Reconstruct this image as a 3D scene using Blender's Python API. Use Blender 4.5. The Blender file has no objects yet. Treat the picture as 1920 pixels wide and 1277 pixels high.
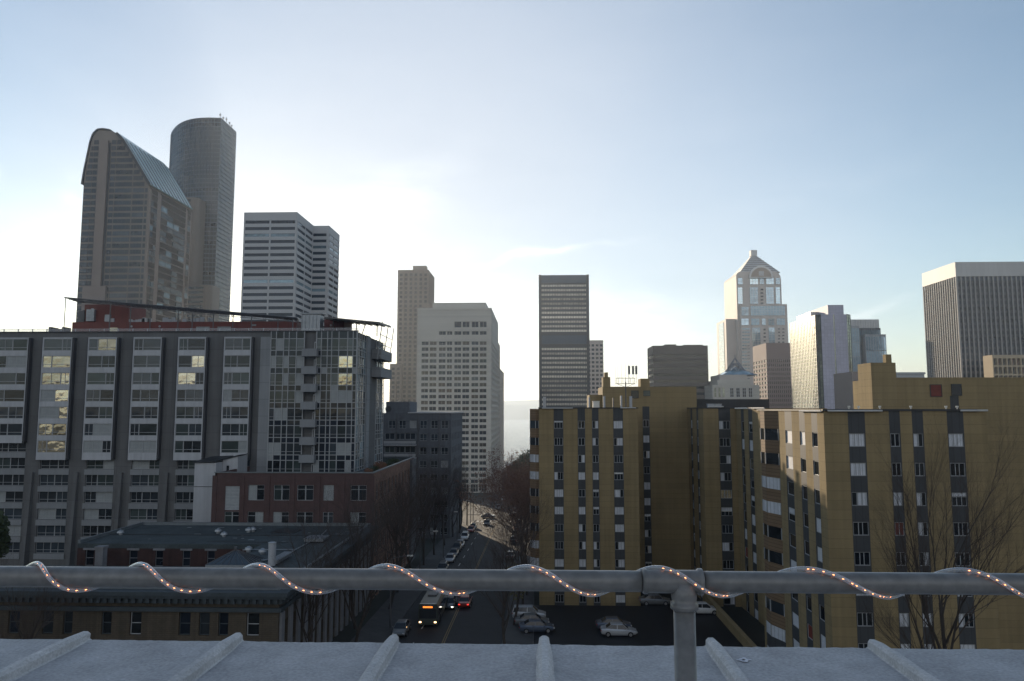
import bpy, math, random
from mathutils import Vector, Matrix
R = math.radians
random.seed(7)
SC = bpy.context.scene
COL = SC.collection

# ---------------------------------------------------------------- camera
FPX, YAW, HY = 1360.0, math.atan(45/1360), 768.0
PIT = math.atan((HY-638.5)/FPX)
cam_d = bpy.data.cameras.new("camera"); cam = bpy.data.objects.new("camera", cam_d); COL.objects.link(cam)
cam_d.sensor_width = 36.0; cam_d.lens = 36.0*FPX/1920.0
cam_d.clip_start = 0.05; cam_d.clip_end = 30000
cam.rotation_euler = (math.pi/2+PIT, 0, YAW)
SC.camera = cam
_R = Vector((math.cos(YAW), math.sin(YAW), 0)); _F = Vector((-math.sin(YAW), math.cos(YAW), 0)); _Z = Vector((0, 0, 1))
_fw = _F*math.cos(PIT)+_Z*math.sin(PIT); _up = -_F*math.sin(PIT)+_Z*math.cos(PIT)
def ray(px, py): return _fw*FPX+_R*(px-960)+_up*(638.5-py)
def P(px, py, Y):
    d = ray(px, py); return d*(Y/d.y)
def PZ(px, py, z):
    d = ray(px, py); return d*(z/d.z)
def XX(px, Y, py=700): return P(px, py, Y).x
def ZZ(py, Y, px=1005): return P(px, py, Y).z

# ---------------------------------------------------------------- world, sun, exposure
SUN_AZ, SUN_EL = -20.0, 10.5      # azimuth measured from +Y towards +X
W = bpy.data.worlds.new("World"); SC.world = W; W.use_nodes = True
nt = W.node_tree; nt.nodes.clear()
def N(t, kind, **kw):
    n = t.nodes.new(kind)
    for k, v in kw.items():
        if k in n.inputs: n.inputs[k].default_value = v
        else: setattr(n, k, v)
    return n
wo = N(nt, 'ShaderNodeOutputWorld'); bg = N(nt, 'ShaderNodeBackground'); bg.inputs[1].default_value = 0.135
sky = N(nt, 'ShaderNodeTexSky'); sky.sky_type = 'NISHITA'; sky.sun_disc = False
sky.sun_elevation = R(SUN_EL); sky.sun_rotation = R(SUN_AZ); sky.altitude = 60; sky.air_density = 1.0; sky.dust_density = 0.25; sky.ozone_density = 1.5
tc = N(nt, 'ShaderNodeTexCoord')
# clouds: a few soft banks and streaks at fixed directions of the sky
def blob(center, axis, la, lb, amp):
    """gaussian patch on the sky round a direction; axis = direction of its long side"""
    c = center.normalized(); a = (axis-c*axis.dot(c)).normalized(); b = c.cross(a)
    da = N(nt, 'ShaderNodeVectorMath', operation='DOT_PRODUCT'); db = N(nt, 'ShaderNodeVectorMath', operation='DOT_PRODUCT')
    nt.links.new(warp.outputs[0], da.inputs[0]); da.inputs[1].default_value = a/la
    nt.links.new(warp.outputs[0], db.inputs[0]); db.inputs[1].default_value = b/lb
    pa = N(nt, 'ShaderNodeMath', operation='MULTIPLY'); nt.links.new(da.outputs['Value'], pa.inputs[0]); nt.links.new(da.outputs['Value'], pa.inputs[1])
    pb = N(nt, 'ShaderNodeMath', operation='MULTIPLY'); nt.links.new(db.outputs['Value'], pb.inputs[0]); nt.links.new(db.outputs['Value'], pb.inputs[1])
    s = N(nt, 'ShaderNodeMath', operation='ADD'); nt.links.new(pa.outputs[0], s.inputs[0]); nt.links.new(pb.outputs[0], s.inputs[1])
    m = N(nt, 'ShaderNodeMath', operation='MULTIPLY'); nt.links.new(s.outputs[0], m.inputs[0]); m.inputs[1].default_value = -1
    e = N(nt, 'ShaderNodeMath', operation='EXPONENT'); nt.links.new(m.outputs[0], e.inputs[0])
    # keep only the hemisphere of the patch
    dc = N(nt, 'ShaderNodeVectorMath', operation='DOT_PRODUCT'); nt.links.new(warp.outputs[0], dc.inputs[0]); dc.inputs[1].default_value = c
    gt = N(nt, 'ShaderNodeMath', operation='GREATER_THAN'); nt.links.new(dc.outputs['Value'], gt.inputs[0]); gt.inputs[1].default_value = 0.0
    k = N(nt, 'ShaderNodeMath', operation='MULTIPLY'); nt.links.new(e.outputs[0], k.inputs[0]); nt.links.new(gt.outputs[0], k.inputs[1])
    q = N(nt, 'ShaderNodeMath', operation='MULTIPLY'); nt.links.new(k.outputs[0], q.inputs[0]); q.inputs[1].default_value = amp
    return q.outputs[0]
wn = N(nt, 'ShaderNodeTexNoise', Scale=7.0, Detail=5.0); nt.links.new(tc.outputs['Generated'], wn.inputs['Vector'])
ws = N(nt, 'ShaderNodeVectorMath', operation='MULTIPLY_ADD'); nt.links.new(wn.outputs['Color'], ws.inputs[0])
ws.inputs[1].default_value = (.09, .09, .07); ws.inputs[2].default_value = (-.045, -.045, -.035)
warp = N(nt, 'ShaderNodeVectorMath', operation='ADD'); nt.links.new(tc.outputs['Generated'], warp.inputs[0]); nt.links.new(ws.outputs[0], warp.inputs[1])
def D(px, py): return ray(px, py).normalized()
acc = None
for (x0, y0, x1, y1, wd, amp) in [(-60, 540, 130, 520, 60, 1.1), (110, 372, 150, 360, 24, .8), (-10, 330, 14, 328, 12, 1.0), (470, 420, 760, 400, 60, .35), (560, 560, 900, 520, 90, .25),
                                  (860, 505, 1110, 466, 7, .75), (600, 470, 800, 330, 40, .5), (900, 575, 1340, 615, 45, .65), (1490, 610, 1700, 560, 7, .6),
                                  (1000, 690, 1300, 650, 60, .3), (860, 745, 1010, 742, 6, .35), (1360, 400, 1700, 300, 22, .08)]:
    a, b = D(x0, y0), D(x1, y1)
    o = blob((a+b)/2, b-a, (b-a).length*.6, wd/1360., amp)
    if acc is None: acc = o
    else:
        s = N(nt, 'ShaderNodeMath', operation='ADD'); nt.links.new(acc, s.inputs[0]); nt.links.new(o, s.inputs[1]); acc = s.outputs[0]
tex_acc = acc; acc = None
for (x0, y0, x1, y1, wd, amp) in [(350, 330, 1350, 330, 520, .70), (1250, 560, 1700, 560, 200, .25)]:
    a, b = D(x0, y0), D(x1, y1); o = blob((a+b)/2, b-a, (b-a).length*.6, wd/1360., amp)
    if acc is None: acc = o
    else:
        s = N(nt, 'ShaderNodeMath', operation='ADD'); nt.links.new(acc, s.inputs[0]); nt.links.new(o, s.inputs[1]); acc = s.outputs[0]
smooth_acc = acc; acc = tex_acc
mp = N(nt, 'ShaderNodeMapping'); mp.inputs['Scale'].default_value = (1.2, 1.2, 5.5); mp.inputs['Rotation'].default_value = (0.05, .12, 0)
nt.links.new(tc.outputs['Generated'], mp.inputs['Vector'])
cn = N(nt, 'ShaderNodeTexNoise', Scale=5.5, Detail=9.0, Roughness=.62); nt.links.new(mp.outputs[0], cn.inputs['Vector'])
cr = N(nt, 'ShaderNodeMapRange'); cr.inputs['From Min'].default_value = .3; cr.inputs['From Max'].default_value = .75; nt.links.new(cn.outputs[0], cr.inputs['Value'])
cm = N(nt, 'ShaderNodeMath', operation='MULTIPLY', use_clamp=True); nt.links.new(acc, cm.inputs[0]); nt.links.new(cr.outputs[0], cm.inputs[1])
veil = N(nt, 'ShaderNodeMath', operation='MULTIPLY_ADD'); nt.links.new(cr.outputs[0], veil.inputs[0]); veil.inputs[1].default_value = .05
nt.links.new(cm.outputs[0], veil.inputs[2])
vs_ = veil; hz = N(nt, 'ShaderNodeMix', data_type='RGBA'); nt.links.new(smooth_acc, hz.inputs[0]); nt.links.new(sky.outputs[0], hz.inputs[6]); hz.inputs[7].default_value = (4.45, 4.75, 5.25, 1)
cl = N(nt, 'ShaderNodeMath', operation='MINIMUM'); nt.links.new(vs_.outputs[0], cl.inputs[0]); cl.inputs[1].default_value = .85
# cloud colour: lit by the same sky, brighter and less saturated
hs = N(nt, 'ShaderNodeHueSaturation'); hs.inputs['Saturation'].default_value = .35; hs.inputs['Value'].default_value = 1.45
nt.links.new(hz.outputs[2], hs.inputs['Color'])
mx = N(nt, 'ShaderNodeMix', data_type='RGBA'); nt.links.new(cl.outputs[0], mx.inputs[0]); nt.links.new(hz.outputs[2], mx.inputs[6]); nt.links.new(hs.outputs[0], mx.inputs[7])
# unseen bright cloud banks added behind the viewer to fill the shaded facades
acc = None
for (dx, dy, dz, ax, la, lb, amp) in [(-.6, -1, .42, (1, -.3, 0), 1.0, .30, .9), (.7, -1, .5, (1, .3, 0), .9, .33, .85), (0, -1, .22, (1, 0, 0), 1.3, .16, .6)]:
    o = blob(Vector((dx, dy, dz)), Vector(ax), la, lb, amp)
    if acc is None: acc = o
    else:
        s = N(nt, 'ShaderNodeMath', operation='ADD'); nt.links.new(acc, s.inputs[0]); nt.links.new(o, s.inputs[1]); acc = s.outputs[0]
n9 = N(nt, 'ShaderNodeTexNoise', Scale=3.0, Detail=7.0); nt.links.new(tc.outputs['Generated'], n9.inputs['Vector'])
m9 = N(nt, 'ShaderNodeMapRange'); m9.inputs['From Min'].default_value = .36; m9.inputs['From Max'].default_value = .56; nt.links.new(n9.outputs[0], m9.inputs['Value'])
b9 = N(nt, 'ShaderNodeMath', operation='MULTIPLY', use_clamp=True); nt.links.new(acc, b9.inputs[0]); nt.links.new(m9.outputs[0], b9.inputs[1])
mx2 = N(nt, 'ShaderNodeMix', data_type='RGBA'); nt.links.new(b9.outputs[0], mx2.inputs[0]); nt.links.new(mx.outputs[2], mx2.inputs[6]); mx2.inputs[7].default_value = (5.0, 5.15, 5.4, 1)
nt.links.new(mx2.outputs[2], bg.inputs[0]); nt.links.new(bg.outputs[0], wo.inputs[0])

sun_d = bpy.data.lights.new("sun", 'SUN'); sun = bpy.data.objects.new("sun", sun_d); COL.objects.link(sun)
sun_d.energy = 5.0; sun_d.angle = R(.53); sun_d.color = (1, .82, .60)
sdir = Vector((math.sin(R(SUN_AZ))*math.cos(R(SUN_EL)), math.cos(R(SUN_AZ))*math.cos(R(SUN_EL)), math.sin(R(SUN_EL))))
sun.rotation_euler = sdir.to_track_quat('Z', 'Y').to_euler()
vs = SC.view_settings; vs.view_transform = 'Standard'; vs.look = 'None'; vs.exposure = 0.34; vs.gamma = 1.0
SC.cycles.use_denoising = True; SC.cycles.max_bounces = 6; SC.cycles.volume_bounces = 0
SC.cycles.transparent_max_bounces = 12; SC.cycles.sample_clamp_indirect = 6

# ---------------------------------------------------------------- materials
def lin(c): return tuple(x/255/12.92 if x/255 <= .04045 else ((x/255+.055)/1.055)**2.4 for x in c)
def base(name):
    m = bpy.data.materials.new(name); m.use_nodes = True
    return m, m.node_tree, m.node_tree.nodes['Principled BSDF']
def mat(name, col, rough=.85, var=.25, scale=.6, bump=0, bscale=8, metal=0, spec=.4, streak=0, joint=None, jcol=.6, fine=0):
    """surface with uneven colour, optional rain streaks, block joints (w,h) and bump"""
    m, t, b = base(name)
    g = N(t, 'ShaderNodeTexCoord'); L = t.links.new
    n1 = N(t, 'ShaderNodeTexNoise', Scale=scale, Detail=6.0, Roughness=.65); L(g.outputs['Object'], n1.inputs['Vector'])
    mr = N(t, 'ShaderNodeMapRange'); mr.inputs['From Min'].default_value = .25; mr.inputs['From Max'].default_value = .75
    mr.inputs['To Min'].default_value = 1-var; mr.inputs['To Max'].default_value = 1+var; L(n1.outputs[0], mr.inputs['Value'])
    fac = mr.outputs[0]
    def mul(a, bb):
        k = N(t, 'ShaderNodeMath', operation='MULTIPLY'); L(a, k.inputs[0])
        if isinstance(bb, (int, float)): k.inputs[1].default_value = bb
        else: L(bb, k.inputs[1])
        return k.outputs[0]
    if streak:
        mp = N(t, 'ShaderNodeMapping'); mp.inputs['Scale'].default_value = (1.3, 1.3, .05); L(g.outputs['Object'], mp.inputs['Vector'])
        n2 = N(t, 'ShaderNodeTexNoise', Scale=1.5, Detail=4.0); L(mp.outputs[0], n2.inputs['Vector'])
        m2 = N(t, 'ShaderNodeMapRange'); m2.inputs['From Min'].default_value = .35; m2.inputs['From Max'].default_value = .7
        m2.inputs['To Min'].default_value = 1+streak*.4; m2.inputs['To Max'].default_value = 1-streak; L(n2.outputs[0], m2.inputs['Value'])
        fac = mul(fac, m2.outputs[0])
    if fine:
        n3 = N(t, 'ShaderNodeTexNoise', Scale=fine, Detail=3.0); L(g.outputs['Object'], n3.inputs['Vector'])
        m3 = N(t, 'ShaderNodeMapRange'); m3.inputs['From Min'].default_value = .3; m3.inputs['From Max'].default_value = .7
        m3.inputs['To Min'].default_value = .8; m3.inputs['To Max'].default_value = 1.15; L(n3.outputs[0], m3.inputs['Value'])
        fac = mul(fac, m3.outputs[0])
    if joint:
        sx = N(t, 'ShaderNodeSeparateXYZ'); L(g.outputs['Object'], sx.inputs[0])
        ad = N(t, 'ShaderNodeMath', operation='ADD'); L(sx.outputs[0], ad.inputs[0]); L(sx.outputs[1], ad.inputs[1])
        cb = N(t, 'ShaderNodeCombineXYZ'); L(ad.outputs[0], cb.inputs[0]); L(sx.outputs[2], cb.inputs[1])
        br = N(t, 'ShaderNodeTexBrick'); L(cb.outputs[0], br.inputs['Vector'])
        br.inputs['Scale'].default_value = 1.0; br.inputs['Brick Width'].default_value = joint[0]; br.inputs['Row Height'].default_value = joint[1]
        br.inputs['Mortar Size'].default_value = joint[2]; br.offset = joint[3] if len(joint) > 3 else 0.0
        br.inputs['Color1'].default_value = (1, 1, 1, 1); br.inputs['Color2'].default_value = (.88, .88, .88, 1); br.inputs['Mortar'].default_value = (jcol,)*3+(1,)
        rg = N(t, 'ShaderNodeSeparateXYZ'); L(br.outputs['Color'], rg.inputs[0])
        fac = mul(fac, rg.outputs[0])
    vm = N(t, 'ShaderNodeVectorMath', operation='SCALE'); vm.inputs[0].default_value = col; L(fac, vm.inputs['Scale'])
    L(vm.outputs[0], b.inputs['Base Color'])
    b.inputs['Roughness'].default_value = rough; b.inputs['Metallic'].default_value = metal; b.inputs['Specular IOR Level'].default_value = spec
    if bump:
        nb = N(t, 'ShaderNodeTexNoise', Scale=bscale, Detail=5.0); L(g.outputs['Object'], nb.inputs['Vector'])
        bp = N(t, 'ShaderNodeBump', Strength=1.0, Distance=bump); L(nb.outputs[0], bp.inputs['Height']); L(bp.outputs[0], b.inputs['Normal'])
    return m
def glass(name, col, refl=1.5, rough=.06, wave=.02, wscale=.5, metal=0.0):
    m, t, b = base(name)
    g = N(t, 'ShaderNodeTexCoord'); L = t.links.new
    n1 = N(t, 'ShaderNodeTexNoise', Scale=.35, Detail=3.0); L(g.outputs['Object'], n1.inputs['Vector'])
    oi = N(t, 'ShaderNodeObjectInfo')
    ad = N(t, 'ShaderNodeMath', operation='MULTIPLY_ADD'); L(oi.outputs['Random'], ad.inputs[0]); ad.inputs[1].default_value = .9; L(n1.outputs[0], ad.inputs[2])
    vm = N(t, 'ShaderNodeVectorMath', operation='SCALE'); vm.inputs[0].default_value = col; L(ad.outputs[0], vm.inputs['Scale'])
    L(vm.outputs[0], b.inputs['Base Color'])
    b.inputs['Roughness'].default_value = rough; b.inputs['IOR'].default_value = refl; b.inputs['Metallic'].default_value = metal
    nb = N(t, 'ShaderNodeTexNoise', Scale=wscale, Detail=1.0); L(g.outputs['Object'], nb.inputs['Vector'])
    bp = N(t, 'ShaderNodeBump', Strength=1.0, Distance=wave); L(nb.outputs[0], bp.inputs['Height']); L(bp.outputs[0], b.inputs['Normal'])
    return m
def emis(name, col, s):
    m, t, b = base(name); b.inputs['Base Color'].default_value = col+(1,); b.inputs['Emission Color'].default_value = col+(1,); b.inputs['Emission Strength'].default_value = s
    return m
M = {}
M['yellow'] = mat('ochre_wall', (.275, .208, .108), .92, .14, .25, streak=.12, joint=(60, .82, .035), jcol=.80)
M['panel'] = mat('slate_panel', (.055, .058, .062), .7, .12, .4, joint=(.62, 60, .03), jcol=.7)
M['brownbay'] = mat('brown_bay_panel', (.20, .13, .075), .8, .1, .5, joint=(60, .35, .03), jcol=.5)
M['coping'] = mat('roof_edge', (.03, .032, .035), .6, .3, 1)
M['gutter'] = mat('pale_gutter', (.62, .6, .56), .35, .1, 1, metal=.3)
M['greywall'] = mat('grey_concrete', (.14, .14, .14), .9, .10, .2, streak=.10, joint=(4.6, 2.9, .05), jcol=.75)
M['greylight'] = mat('pale_grey_panel', (.25, .26, .27), .8, .08, .3, streak=.08, joint=(60, 2.9, .05), jcol=.7)
M['white'] = mat('white_panel', (.42, .43, .45), .6, .08, .5, streak=.12)
M['frame'] = mat('window_frame', (.34, .35, .36), .5, .05, 1)
M['framedark'] = mat('dark_frame', (.05, .05, .055), .5, .1, 1)
M['red'] = mat('red_metal_wall', (.17, .05, .04), .6, .12, .4, joint=(1.6, 60, .04), jcol=.7)
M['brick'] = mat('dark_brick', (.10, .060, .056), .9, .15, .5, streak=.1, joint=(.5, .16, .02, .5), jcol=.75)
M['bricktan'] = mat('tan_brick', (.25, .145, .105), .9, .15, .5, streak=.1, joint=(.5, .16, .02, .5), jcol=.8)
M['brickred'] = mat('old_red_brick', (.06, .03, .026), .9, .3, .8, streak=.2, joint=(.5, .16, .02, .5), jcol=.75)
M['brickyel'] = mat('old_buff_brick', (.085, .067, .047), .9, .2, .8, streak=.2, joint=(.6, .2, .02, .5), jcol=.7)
M['bluegrey'] = mat('blue_grey_cladding', (.115, .125, .14), .8, .2, .8, streak=.15, joint=(1.2, .6, .03), jcol=.8)
M['roof'] = mat('roof_membrane', (.055, .068, .072), .85, .45, .35, bump=.02, bscale=1.2, fine=4)
M['roofedge'] = mat('roof_edge_flashing', (.17, .19, .20), .5, .2, 1, metal=.3)
M['galv'] = mat('galvanised_metal', (.33, .35, .37), .45, .2, 2, metal=.6)
M['steel'] = mat('grey_steel', (.12, .12, .125), .5, .15, 2, metal=.5)
M['cornice'] = mat('painted_cornice', (.05, .062, .07), .8, .25, 1)
M['stone'] = mat('grey_stone', (.20, .20, .21), .85, .2, .6, streak=.15)
M['asphalt'] = mat('asphalt', (.020, .020, .022), .8, .35, .15, bump=.01, bscale=5, fine=3)
M['lot'] = mat('parking_asphalt', (.012, .013, .016), .55, .5, .2, bump=.01, bscale=5, fine=2)
M['walk'] = mat('pavement', (.075, .072, .07), .9, .2, .5, joint=(1.5, 60, .04), jcol=.7)
M['earth'] = mat('earth', (.035, .035, .028), .95, .4, .05)
M['line'] = mat('road_paint_yellow', (.20, .14, .06), .8, .3, 2)
M['linew'] = mat('road_paint_white', (.5, .5, .48), .8, .3, 2)
M['bark'] = mat('bark', (.045, .037, .032), .95, .3, 2)
M['twig'] = mat('twigs', (.06, .045, .038), .95, .3, 2)
M['twigred'] = mat('russet_twigs', (.17, .10, .075), .95, .3, 2)
M['leaf'] = mat('evergreen_leaves', (.035, .05, .02), .8, .4, 2)
M['leafb'] = mat('russet_leaves', (.16, .075, .04), .8, .4, 2)
M['leafy'] = mat('ivy_leaves', (.12, .11, .05), .8, .4, 2)
M['pipe'] = mat('painted_grey_pipe', (.15, .15, .148), .30, .14, 9, bump=.0006, bscale=60, spec=.5, fine=40)
M['deck'] = mat('painted_deck', (.37, .375, .39), .72, .26, 3.2, bump=.014, bscale=11, fine=50)
M['batten'] = mat('painted_batten', (.46, .46, .465), .7, .2, 6, bump=.003, bscale=45, fine=70)
# far towers
M['t_tan'] = mat('tan_precast', (.26, .225, .195), .85, .08, .1)
M['t_tan2'] = mat('tan_stone_shaft', (.27, .225, .20), .85, .08, .1)
M['t_brown'] = mat('brown_stone', (.35, .285, .235), .85, .1, .1)
M['t_beige'] = mat('beige_stone', (.58, .55, .49), .85, .06, .06, joint=(60, 1.1, .05), jcol=.93)
M['t_white'] = mat('white_cladding', (.50, .50, .50), .7, .05, .06)
M['t_dark'] = mat('dark_granite', (.06, .08, .11), .35, .08, .06)
M['t_black'] = mat('black_steel', (.06, .06, .062), .5, .1, .1)
M['t_bronze'] = mat('bronze_cladding', (.16, .135, .115), .6, .08, .08)
M['t_pink'] = mat('pink_brown_granite', (.25, .19, .175), .8, .08, .08)
M['t_purple'] = mat('lilac_granite', (.48, .47, .56), .6, .12, .12, joint=(1.6, 1.9, .12), jcol=.8)
M['t_stone'] = mat('rose_stone', (.54, .49, .45), .7, .08, .1)
M['t_metal'] = mat('pale_metal_crown', (.5, .5, .5), .4, .08, .1, metal=.4)
M['t_redbrick'] = mat('far_red_brick', (.22, .10, .075), .85, .1, .2)
G = {}
G['dark'] = glass('dark_glass', (.02, .024, .028), 1.55)
G['mid'] = glass('grey_glass', (.035, .045, .055), 1.65)
G['pale'] = mat('drawn_blind', (.30, .32, .325), .5, .15, 1.2, joint=(.16, 60, .03), jcol=.75, spec=.6)
G['curtain'] = mat('white_curtain', (.60, .62, .66), .6, .15, 1.2, joint=(.35, 60, .05), jcol=.72, spec=.5)
G['warm'] = glass('warm_reflection_tint_glass', (.66, .58, .43), 1.5, .07, .07, .8, metal=.8)  # warm reflections of sunlit buildings put into the pane colour
G['green'] = glass('greenish_glass', (.045, .058, .056), 1.5)
G['redd'] = mat('red_curtain', (.16, .03, .02), .6, .3, 2)
G['navy'] = glass('dark_panel', (.012, .016, .024), 1.45)
G['sky'] = glass('mirror_blue_glass', (.62, .78, .86), 1.5, .06, .03, .2, metal=.6)
G['gold'] = glass('mirror_gold_glass', (.36, .38, .31), 1.5, .16, .02, .3, metal=.6)
G['tower'] = glass('tower_glass', (.02, .027, .035), 1.5, .08, .03, .2)
G['lightw'] = glass('pale_office_glass', (.62, .58, .50), 1.5, .2, .04, .3, metal=.2)
G['towerb'] = glass('blue_tower_glass', (.24, .34, .39), 1.6, .10, .04, .2, metal=.35)
G['teal'] = mat('teal_glass_roof', (.34, .46, .48), .3, .12, .1, metal=.3)
G['bronze'] = glass('bronze_glass', (.075, .062, .048), 1.55, .08, .05, .3, metal=.1)
G['car'] = glass('car_glass', (.02, .022, .025), 1.55)

# ---------------------------------------------------------------- mesh helpers
class MB:
    def __init__(s): s.v = []; s.f = []; s.m = []
    def quad(s, a, b, c, d, m=0):
        n = len(s.v); s.v += [tuple(a), tuple(b), tuple(c), tuple(d)]; s.f.append((n, n+1, n+2, n+3)); s.m.append(m)
    def poly(s, pts, m=0):
        n = len(s.v); s.v += [tuple(p) for p in pts]; s.f.append(tuple(range(n, n+len(pts)))); s.m.append(m)
    def box(s, x0, x1, y0, y1, z0, z1, m=0):
        n = len(s.v)
        s.v += [(x, y, z) for z in (z0, z1) for y in (y0, y1) for x in (x0, x1)]
        for f in ((0, 2, 3, 1), (4, 5, 7, 6), (0, 1, 5, 4), (1, 3, 7, 5), (3, 2, 6, 7), (2, 0, 4, 6)):
            s.f.append(tuple(n+i for i in f)); s.m.append(m)
    def prism(s, pts, z0, z1, m=0, top=None):
        k = len(pts); n = len(s.v)
        s.v += [(p[0], p[1], z0) for p in pts]+[(p[0], p[1], z1) for p in pts]
        for i in range(k):
            j = (i+1) % k; s.f.append((n+i, n+j, n+k+j, n+k+i)); s.m.append(m)
        s.f.append(tuple(n+k+i for i in range(k))); s.m.append(m if top is None else top)
        s.f.append(tuple(n+i for i in reversed(range(k)))); s.m.append(m)
    def xprism(s, pts, y0, y1, m=0):
        """outline in x,z pushed along y"""
        k = len(pts); n = len(s.v)
        s.v += [(p[0], y0, p[1]) for p in pts]+[(p[0], y1, p[1]) for p in pts]
        for i in range(k):
            j = (i+1) % k; s.f.append((n+i, n+j, n+k+j, n+k+i)); s.m.append(m)
        s.f.append(tuple(n+k+i for i in range(k))); s.m.append(m); s.f.append(tuple(n+i for i in reversed(range(k)))); s.m.append(m)
    def obox(s, O, U, V, Wd, m=0):
        """box from corner O with three edge vectors"""
        O, U, V, Wd = map(Vector, (O, U, V, Wd)); n = len(s.v)
        s.v += [tuple(O+U*i+V*j+Wd*k) for k in (0, 1) for j in (0, 1) for i in (0, 1)]
        for f in ((0, 2, 3, 1), (4, 5, 7, 6), (0, 1, 5, 4), (1, 3, 7, 5), (3, 2, 6, 7), (2, 0, 4, 6)):
            s.f.append(tuple(n+i for i in f)); s.m.append(m)
    def tube(s, pts, r, k=6, m=0, cap=True):
        pts = [Vector(p) for p in pts]; rr = r if isinstance(r, (list, tuple)) else [r]*len(pts)
        n = len(s.v); ref = None
        for i, p in enumerate(pts):
            t = (pts[min(i+1, len(pts)-1)]-pts[max(i-1, 0)]).normalized()
            if ref is None: ref = t.orthogonal().normalized()
            ref = (ref-t*ref.dot(t)); ref = ref.normalized() if ref.length > 1e-6 else t.orthogonal().normalized()
            b = t.cross(ref)
            for j in range(k):
                a = 2*math.pi*j/k; s.v.append(tuple(p+(ref*math.cos(a)+b*math.sin(a))*rr[i]))
        for i in range(len(pts)-1):
            for j in range(k):
                a, b = n+i*k+j, n+i*k+(j+1) % k
                s.f.append((a, b, b+k, a+k)); s.m.append(m)
        if cap and k > 2:
            s.f.append(tuple(n+j for j in reversed(range(k)))); s.m.append(m)
            e = n+(len(pts)-1)*k; s.f.append(tuple(e+j for j in range(k))); s.m.append(m)
    def cyl(s, x, y, z0, z1, r, k=10, m=0, r2=None): s.tube([(x, y, z0), (x, y, z1)], [r, r if r2 is None else r2], k, m)
    def mesh(s, name, mats, off=None, smooth=False):
        me = bpy.data.meshes.new(name)
        v = s.v if off is None else [(a-off[0], b-off[1], c-off[2]) for a, b, c in s.v]
        me.from_pydata(v, [], s.f)
        for mm in mats: me.materials.append(mm)
        me.polygons.foreach_set('material_index', s.m)
        if smooth: me.polygons.foreach_set('use_smooth', [True]*len(s.f))
        me.update(); return me
def tag(o, label=None, cat=None, group=None, kind=None):
    if label: o['label'] = label
    if cat: o['category'] = cat
    if group: o['group'] = group
    if kind: o['kind'] = kind
    return o
def thing(name, label, cat, loc, group=None, rz=0):
    o = bpy.data.objects.new(name, None); COL.objects.link(o); o.location = loc; o.rotation_euler = (0, 0, rz)
    o.empty_display_size = .2
    return tag(o, label, cat, group)
def part(root, name, mb, mats, label=None, smooth=False, world=True, top=None):
    """mesh given in world coordinates, parented to root (or root's child)"""
    if not isinstance(mats, (list, tuple)): mats = [mats]
    r = top or root
    off = tuple(r.location) if world else None
    me = mb.mesh(name, mats, off, smooth)
    o = bpy.data.objects.new(name, me); COL.objects.link(o); o.parent = root
    if label: o['label'] = label
    return o
def single(name, mb, mats, label=None, cat=None, kind=None, group=None, loc=(0, 0, 0), smooth=False):
    if not isinstance(mats, (list, tuple)): mats = [mats]
    o = bpy.data.objects.new(name, mb.mesh(name, mats, loc, smooth)); COL.objects.link(o); o.location = loc
    return tag(o, label, cat, group, kind)
def copy_thing(root, loc, rz=None, label=None, scale=None):
    def cp(o, par):
        c = o.copy(); COL.objects.link(c); c.parent = par
        for ch in o.children: cp(ch, c)
        return c
    r = cp(root, None); r.location = loc
    if rz is not None: r.rotation_euler = (0, 0, rz)
    if label: r['label'] = label
    if scale: r.scale = scale
    return r

class Face:
    """a vertical wall plane: origin at its lower left as seen from outside, U to the right, Nn outwards"""
    def __init__(s, a, b, z0):
        s.O = Vector((a[0], a[1], z0)); d = Vector((b[0]-a[0], b[1]-a[1], 0)); s.W = d.length; s.U = d.normalized()
        s.Nn = Vector((s.U.y, -s.U.x, 0)); s.ang = math.atan2(s.U.y, s.U.x); s.z0 = z0
    def pt(s, u, v, d=0): return s.O+s.U*u+Vector((0, 0, v))+s.Nn*d
    def wall(s, mb, H, holes=(), depth=.25, m=0, strips=(), smb=None, u0=0, v0=0):
        """holes: (u0,v0,u1,v1); strips: (u0,u1) that go to the mesh smb"""
        us = sorted({u0, s.W}|{round(h[i], 4) for h in holes for i in (0, 2)}|{round(x, 4) for st in strips for x in st})
        vv = sorted({v0, H}|{round(h[i], 4) for h in holes for i in (1, 3)})
        us = [u for u in us if u0-1e-6 <= u <= s.W+1e-6]; vv = [v for v in vv if v0-1e-6 <= v <= H+1e-6]
        for i in range(len(us)-1):
            uc = (us[i]+us[i+1])/2
            if us[i+1]-us[i] < 1e-3: continue
            col = [h for h in holes if h[0] < uc < h[2]]
            tgt = mb
            if smb is not None and any(a < uc < b for a, b in strips): tgt = smb
            start = None
            for j in range(len(vv)-1):
                vc = (vv[j]+vv[j+1])/2
                inh = any(h[1] < vc < h[3] for h in col)
                if not inh and start is None: start = vv[j]
                if (inh or j == len(vv)-2) and start is not None:
                    end = vv[j] if inh else vv[j+1]
                    tgt.quad(s.pt(us[i], start), s.pt(us[i+1], start), s.pt(us[i+1], end), s.pt(us[i], end), m); start = None
        for h in holes:
            a, b, c, d = h; t = -depth; uc = (a+c)/2
            tgt = smb if smb is not None and any(x < uc < y for x, y in strips) else mb
            tgt.quad(s.pt(a, b), s.pt(c, b), s.pt(c, b, t), s.pt(a, b, t), m); tgt.quad(s.pt(a, d), s.pt(a, d, t), s.pt(c, d, t), s.pt(c, d), m)
            tgt.quad(s.pt(a, b), s.pt(a, b, t), s.pt(a, d, t), s.pt(a, d), m); tgt.quad(s.pt(c, b), s.pt(c, d), s.pt(c, d, t), s.pt(c, b, t), m)
WC = {}
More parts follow.
